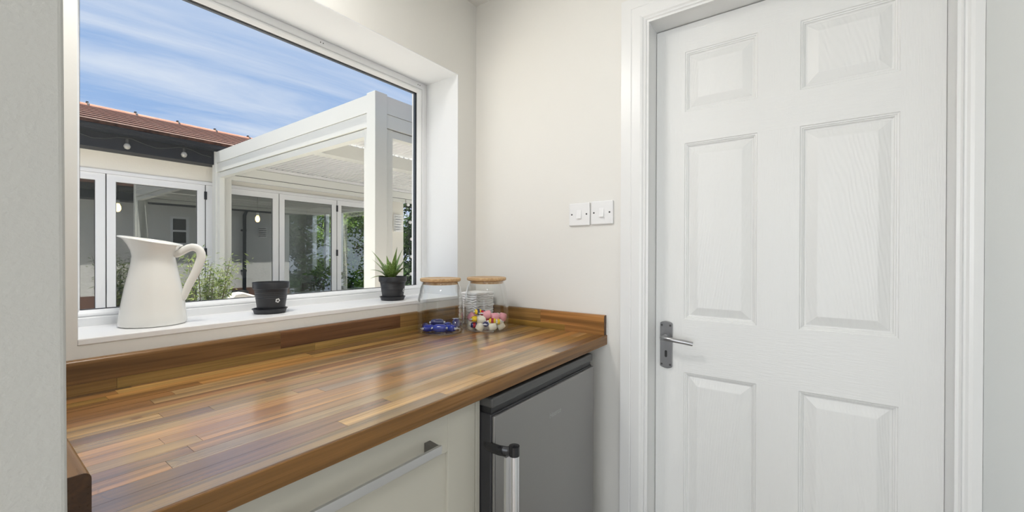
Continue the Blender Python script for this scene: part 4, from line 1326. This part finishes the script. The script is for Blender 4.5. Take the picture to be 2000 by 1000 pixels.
# screen guides beside the posts
for (x0, x1, y0, y1) in ((PX + 0.020, PX + 0.075, PY0 + PS, PY0 + PS + 0.062), (PX + PS, PX + PS + 0.068, PY0 + 0.020, PY0 + 0.075),
                         (PX + 0.020, PX + 0.075, PY1 - PS - 0.062, PY1 - PS), (PX + PS, PX + PS + 0.068, PY1 - PS + 0.020, PY1 - PS + 0.075)):
    box(x0, x1, y0, y1, GZ, 2.19).build('screen_guide', 'alu_white', pg, bevel=0.002)
YM0, YM1 = 2.615, 2.745
box(PX + PS - 0.004, PX1 - PS + 0.004, YM0, YM1, 2.185, 2.325).build('middle_beam', 'alu_white', pg, bevel=0.003)
box(PX + PS - 0.004, PX1 - PS, PY1 - PS - 0.05, PY1 - PS, 2.305, 2.335).build('inner_gutter', 'louvre_white', pg)
box(PX + PS - 0.004, PX1 - PS, PY0 + PS, PY0 + PS + 0.05, 2.305, 2.335).build('inner_gutter', 'louvre_white', pg)
# louvre blades
pitch = 0.0700
bl = [(-0.0345, 2.380), (-0.0345, 2.374), (-0.021, 2.374), (-0.017, 2.338), (0.017, 2.338), (0.021, 2.374), (0.0345, 2.374), (0.0345, 2.380)]
for (y0, y1) in ((PY0 + PS + 0.012, YM0 + 0.03), (YM1 - 0.03, PY1 - PS - 0.012)):
    first = None
    k = 0
    x = PX + PS + 0.045
    while x < PX1 - PS - 0.04:
        if first is None:
            first = MB().prism([(x + u, z) for u, z in bl], y0, y1, 'y').build('louvre', 'louvre_white', pg)
            x_first = x
        else:
            c = first.copy(); COL.objects.link(c)
            c.location = first.location + Vector((x - x_first, 0, 0))
        x += pitch

# ---- outdoor sofa under the pergola
so = empty('outdoor_sofa', (0.75, 3.9, GZ), 'cream cushioned outdoor sofa behind the empty pot', 'sofa')
box(0.36, 1.35, 3.55, 4.35, GZ + 0.05, 0.22).build('base', 'cushion', so, bevel=0.02)
box(0.48, 1.23, 3.60, 4.15, 0.22, 0.38).build('seat_cushion', 'cushion', so, bevel=0.04, seg=3)
MB().prism([(0.36, 0.22), (0.36, 0.70), (0.42, 0.77), (0.50, 0.775), (0.62, 0.73), (0.78, 0.66), (0.95, 0.63), (1.35, 0.63), (1.35, 0.22)], 3.82, 4.0, 'y').build('back_cushion', 'cushion', so, bevel=0.03, seg=3)

# ---- shrub beside the far pergola post
sh = empty('bamboo_shrub', (-0.01, 3.3, GZ), 'feathery green bamboo shrub behind the jug handle', 'shrub')
rnd = random.Random(5)
bm_, pts = MB(), []
for i in range(30):
    a, rr = rnd.uniform(0, 2 * PI), rnd.uniform(0.05, 0.30)
    top = Vector((-0.01 + rr * math.cos(a), 3.3 + rr * math.sin(a) * 0.7, rnd.uniform(0.80, 1.22)))
    bot = Vector((-0.01 + rr * 0.2 * math.cos(a), 3.3 + rr * 0.2 * math.sin(a), GZ))
    midp = bot.lerp(top, 0.6) - Vector((math.cos(a), math.sin(a), 0)) * 0.05
    path = [bot * (1 - t) ** 2 + midp * 2 * t * (1 - t) + top * t * t for t in [q / 6 for q in range(7)]]
    bm_.tube(path, [0.005 * (1 - 0.7 * q / 6) for q in range(7)], 5)
    for q in range(120):
        t = rnd.uniform(0.35, 1.0)
        p = bot * (1 - t) ** 2 + midp * 2 * t * (1 - t) + top * t * t
        pts.append((p, (0.035, 0.035, 0.035)))
for t in [q / 24 for q in range(25)]:
    pts.append((Vector((0.0 + 0.36 * t, 3.28, 0.88 + 0.27 * t)), (0.02, 0.02, 0.02)))
    pts.append((Vector((0.0 + 0.36 * t, 3.28, 0.88 + 0.27 * t)), (0.02, 0.02, 0.02)))
bm_.build('stems', 'bark', sh)
leaf_cloud('foliage', 'leaf_bamboo', sh, pts, 0.052, 0.20, 3)['kind'] = 'stuff'


# ---- trees and hedge beyond
def tree(c, hgt, rad, n_, label, mtl, size, seed):
    t = empty('leafy_tree', c, label, 'tree', 'trees beside the garden room')
    rnd = random.Random(seed)
    tk = MB()
    tk.tube([(c[0], c[1], c[2]), (c[0] + 0.05, c[1], c[2] + hgt * 0.4), (c[0], c[1] + 0.05, c[2] + hgt * 0.8)], [0.07, 0.05, 0.02], 8)
    clumps = []
    for i in range(46):
        a = rnd.uniform(0, 2 * PI); rr = rad * math.sqrt(rnd.random()); z_ = c[2] + rnd.uniform(0.1, hgt)
        p = Vector((c[0] + rr * math.cos(a), c[1] + rr * math.sin(a), z_))
        clumps.append((p, (rad * 0.16, rad * 0.16, rad * 0.16)))
        tk.tube([(c[0], c[1], max(c[2] + 0.2, z_ - 0.5)), tuple(p)], [0.018, 0.006], 5)
    tk.build('trunk', 'bark', t)
    leaf_cloud('foliage', mtl, t, [clumps[rnd.randrange(46)] for _ in range(n_)], size, 0.5, seed)['kind'] = 'stuff'
    return t


tree((5.65, 6.7, GZ), 3.4, 0.80, 16000, 'dark hedge like tree right of the garden room corner', 'leaf_dark', 0.14, 21)
tree((4.75, 8.1, GZ), 2.9, 0.72, 16000, 'sunlit bushy tree seen through the garden room side door', 'leaf_tree', 0.13, 22)
tree((4.75, 9.6, GZ), 2.9, 0.78, 16000, 'sunlit bushy tree seen through the garden room side window', 'leaf_tree', 0.13, 23)
tree((5.3, 11.4, GZ), 3.0, 0.9, 6000, 'far bushy tree behind the garden room', 'leaf_tree', 0.15, 24)

tree((5.0, -1.6, GZ), 3.2, 1.0, 6000, 'unseen dark tree past the house end, added to darken the right bifold reflections', 'leaf_dark', 0.14, 25)  # out of view, added only to darken the glass reflection
tree((7.4, -1.6, GZ), 3.2, 1.0, 6000, 'second unseen dark tree past the house end, added to darken the bifold reflections', 'leaf_dark', 0.14, 26)  # another unseen tree added for the same dark reflection

for o in list(bpy.data.objects):
    if '_o' in o: del o['_o']
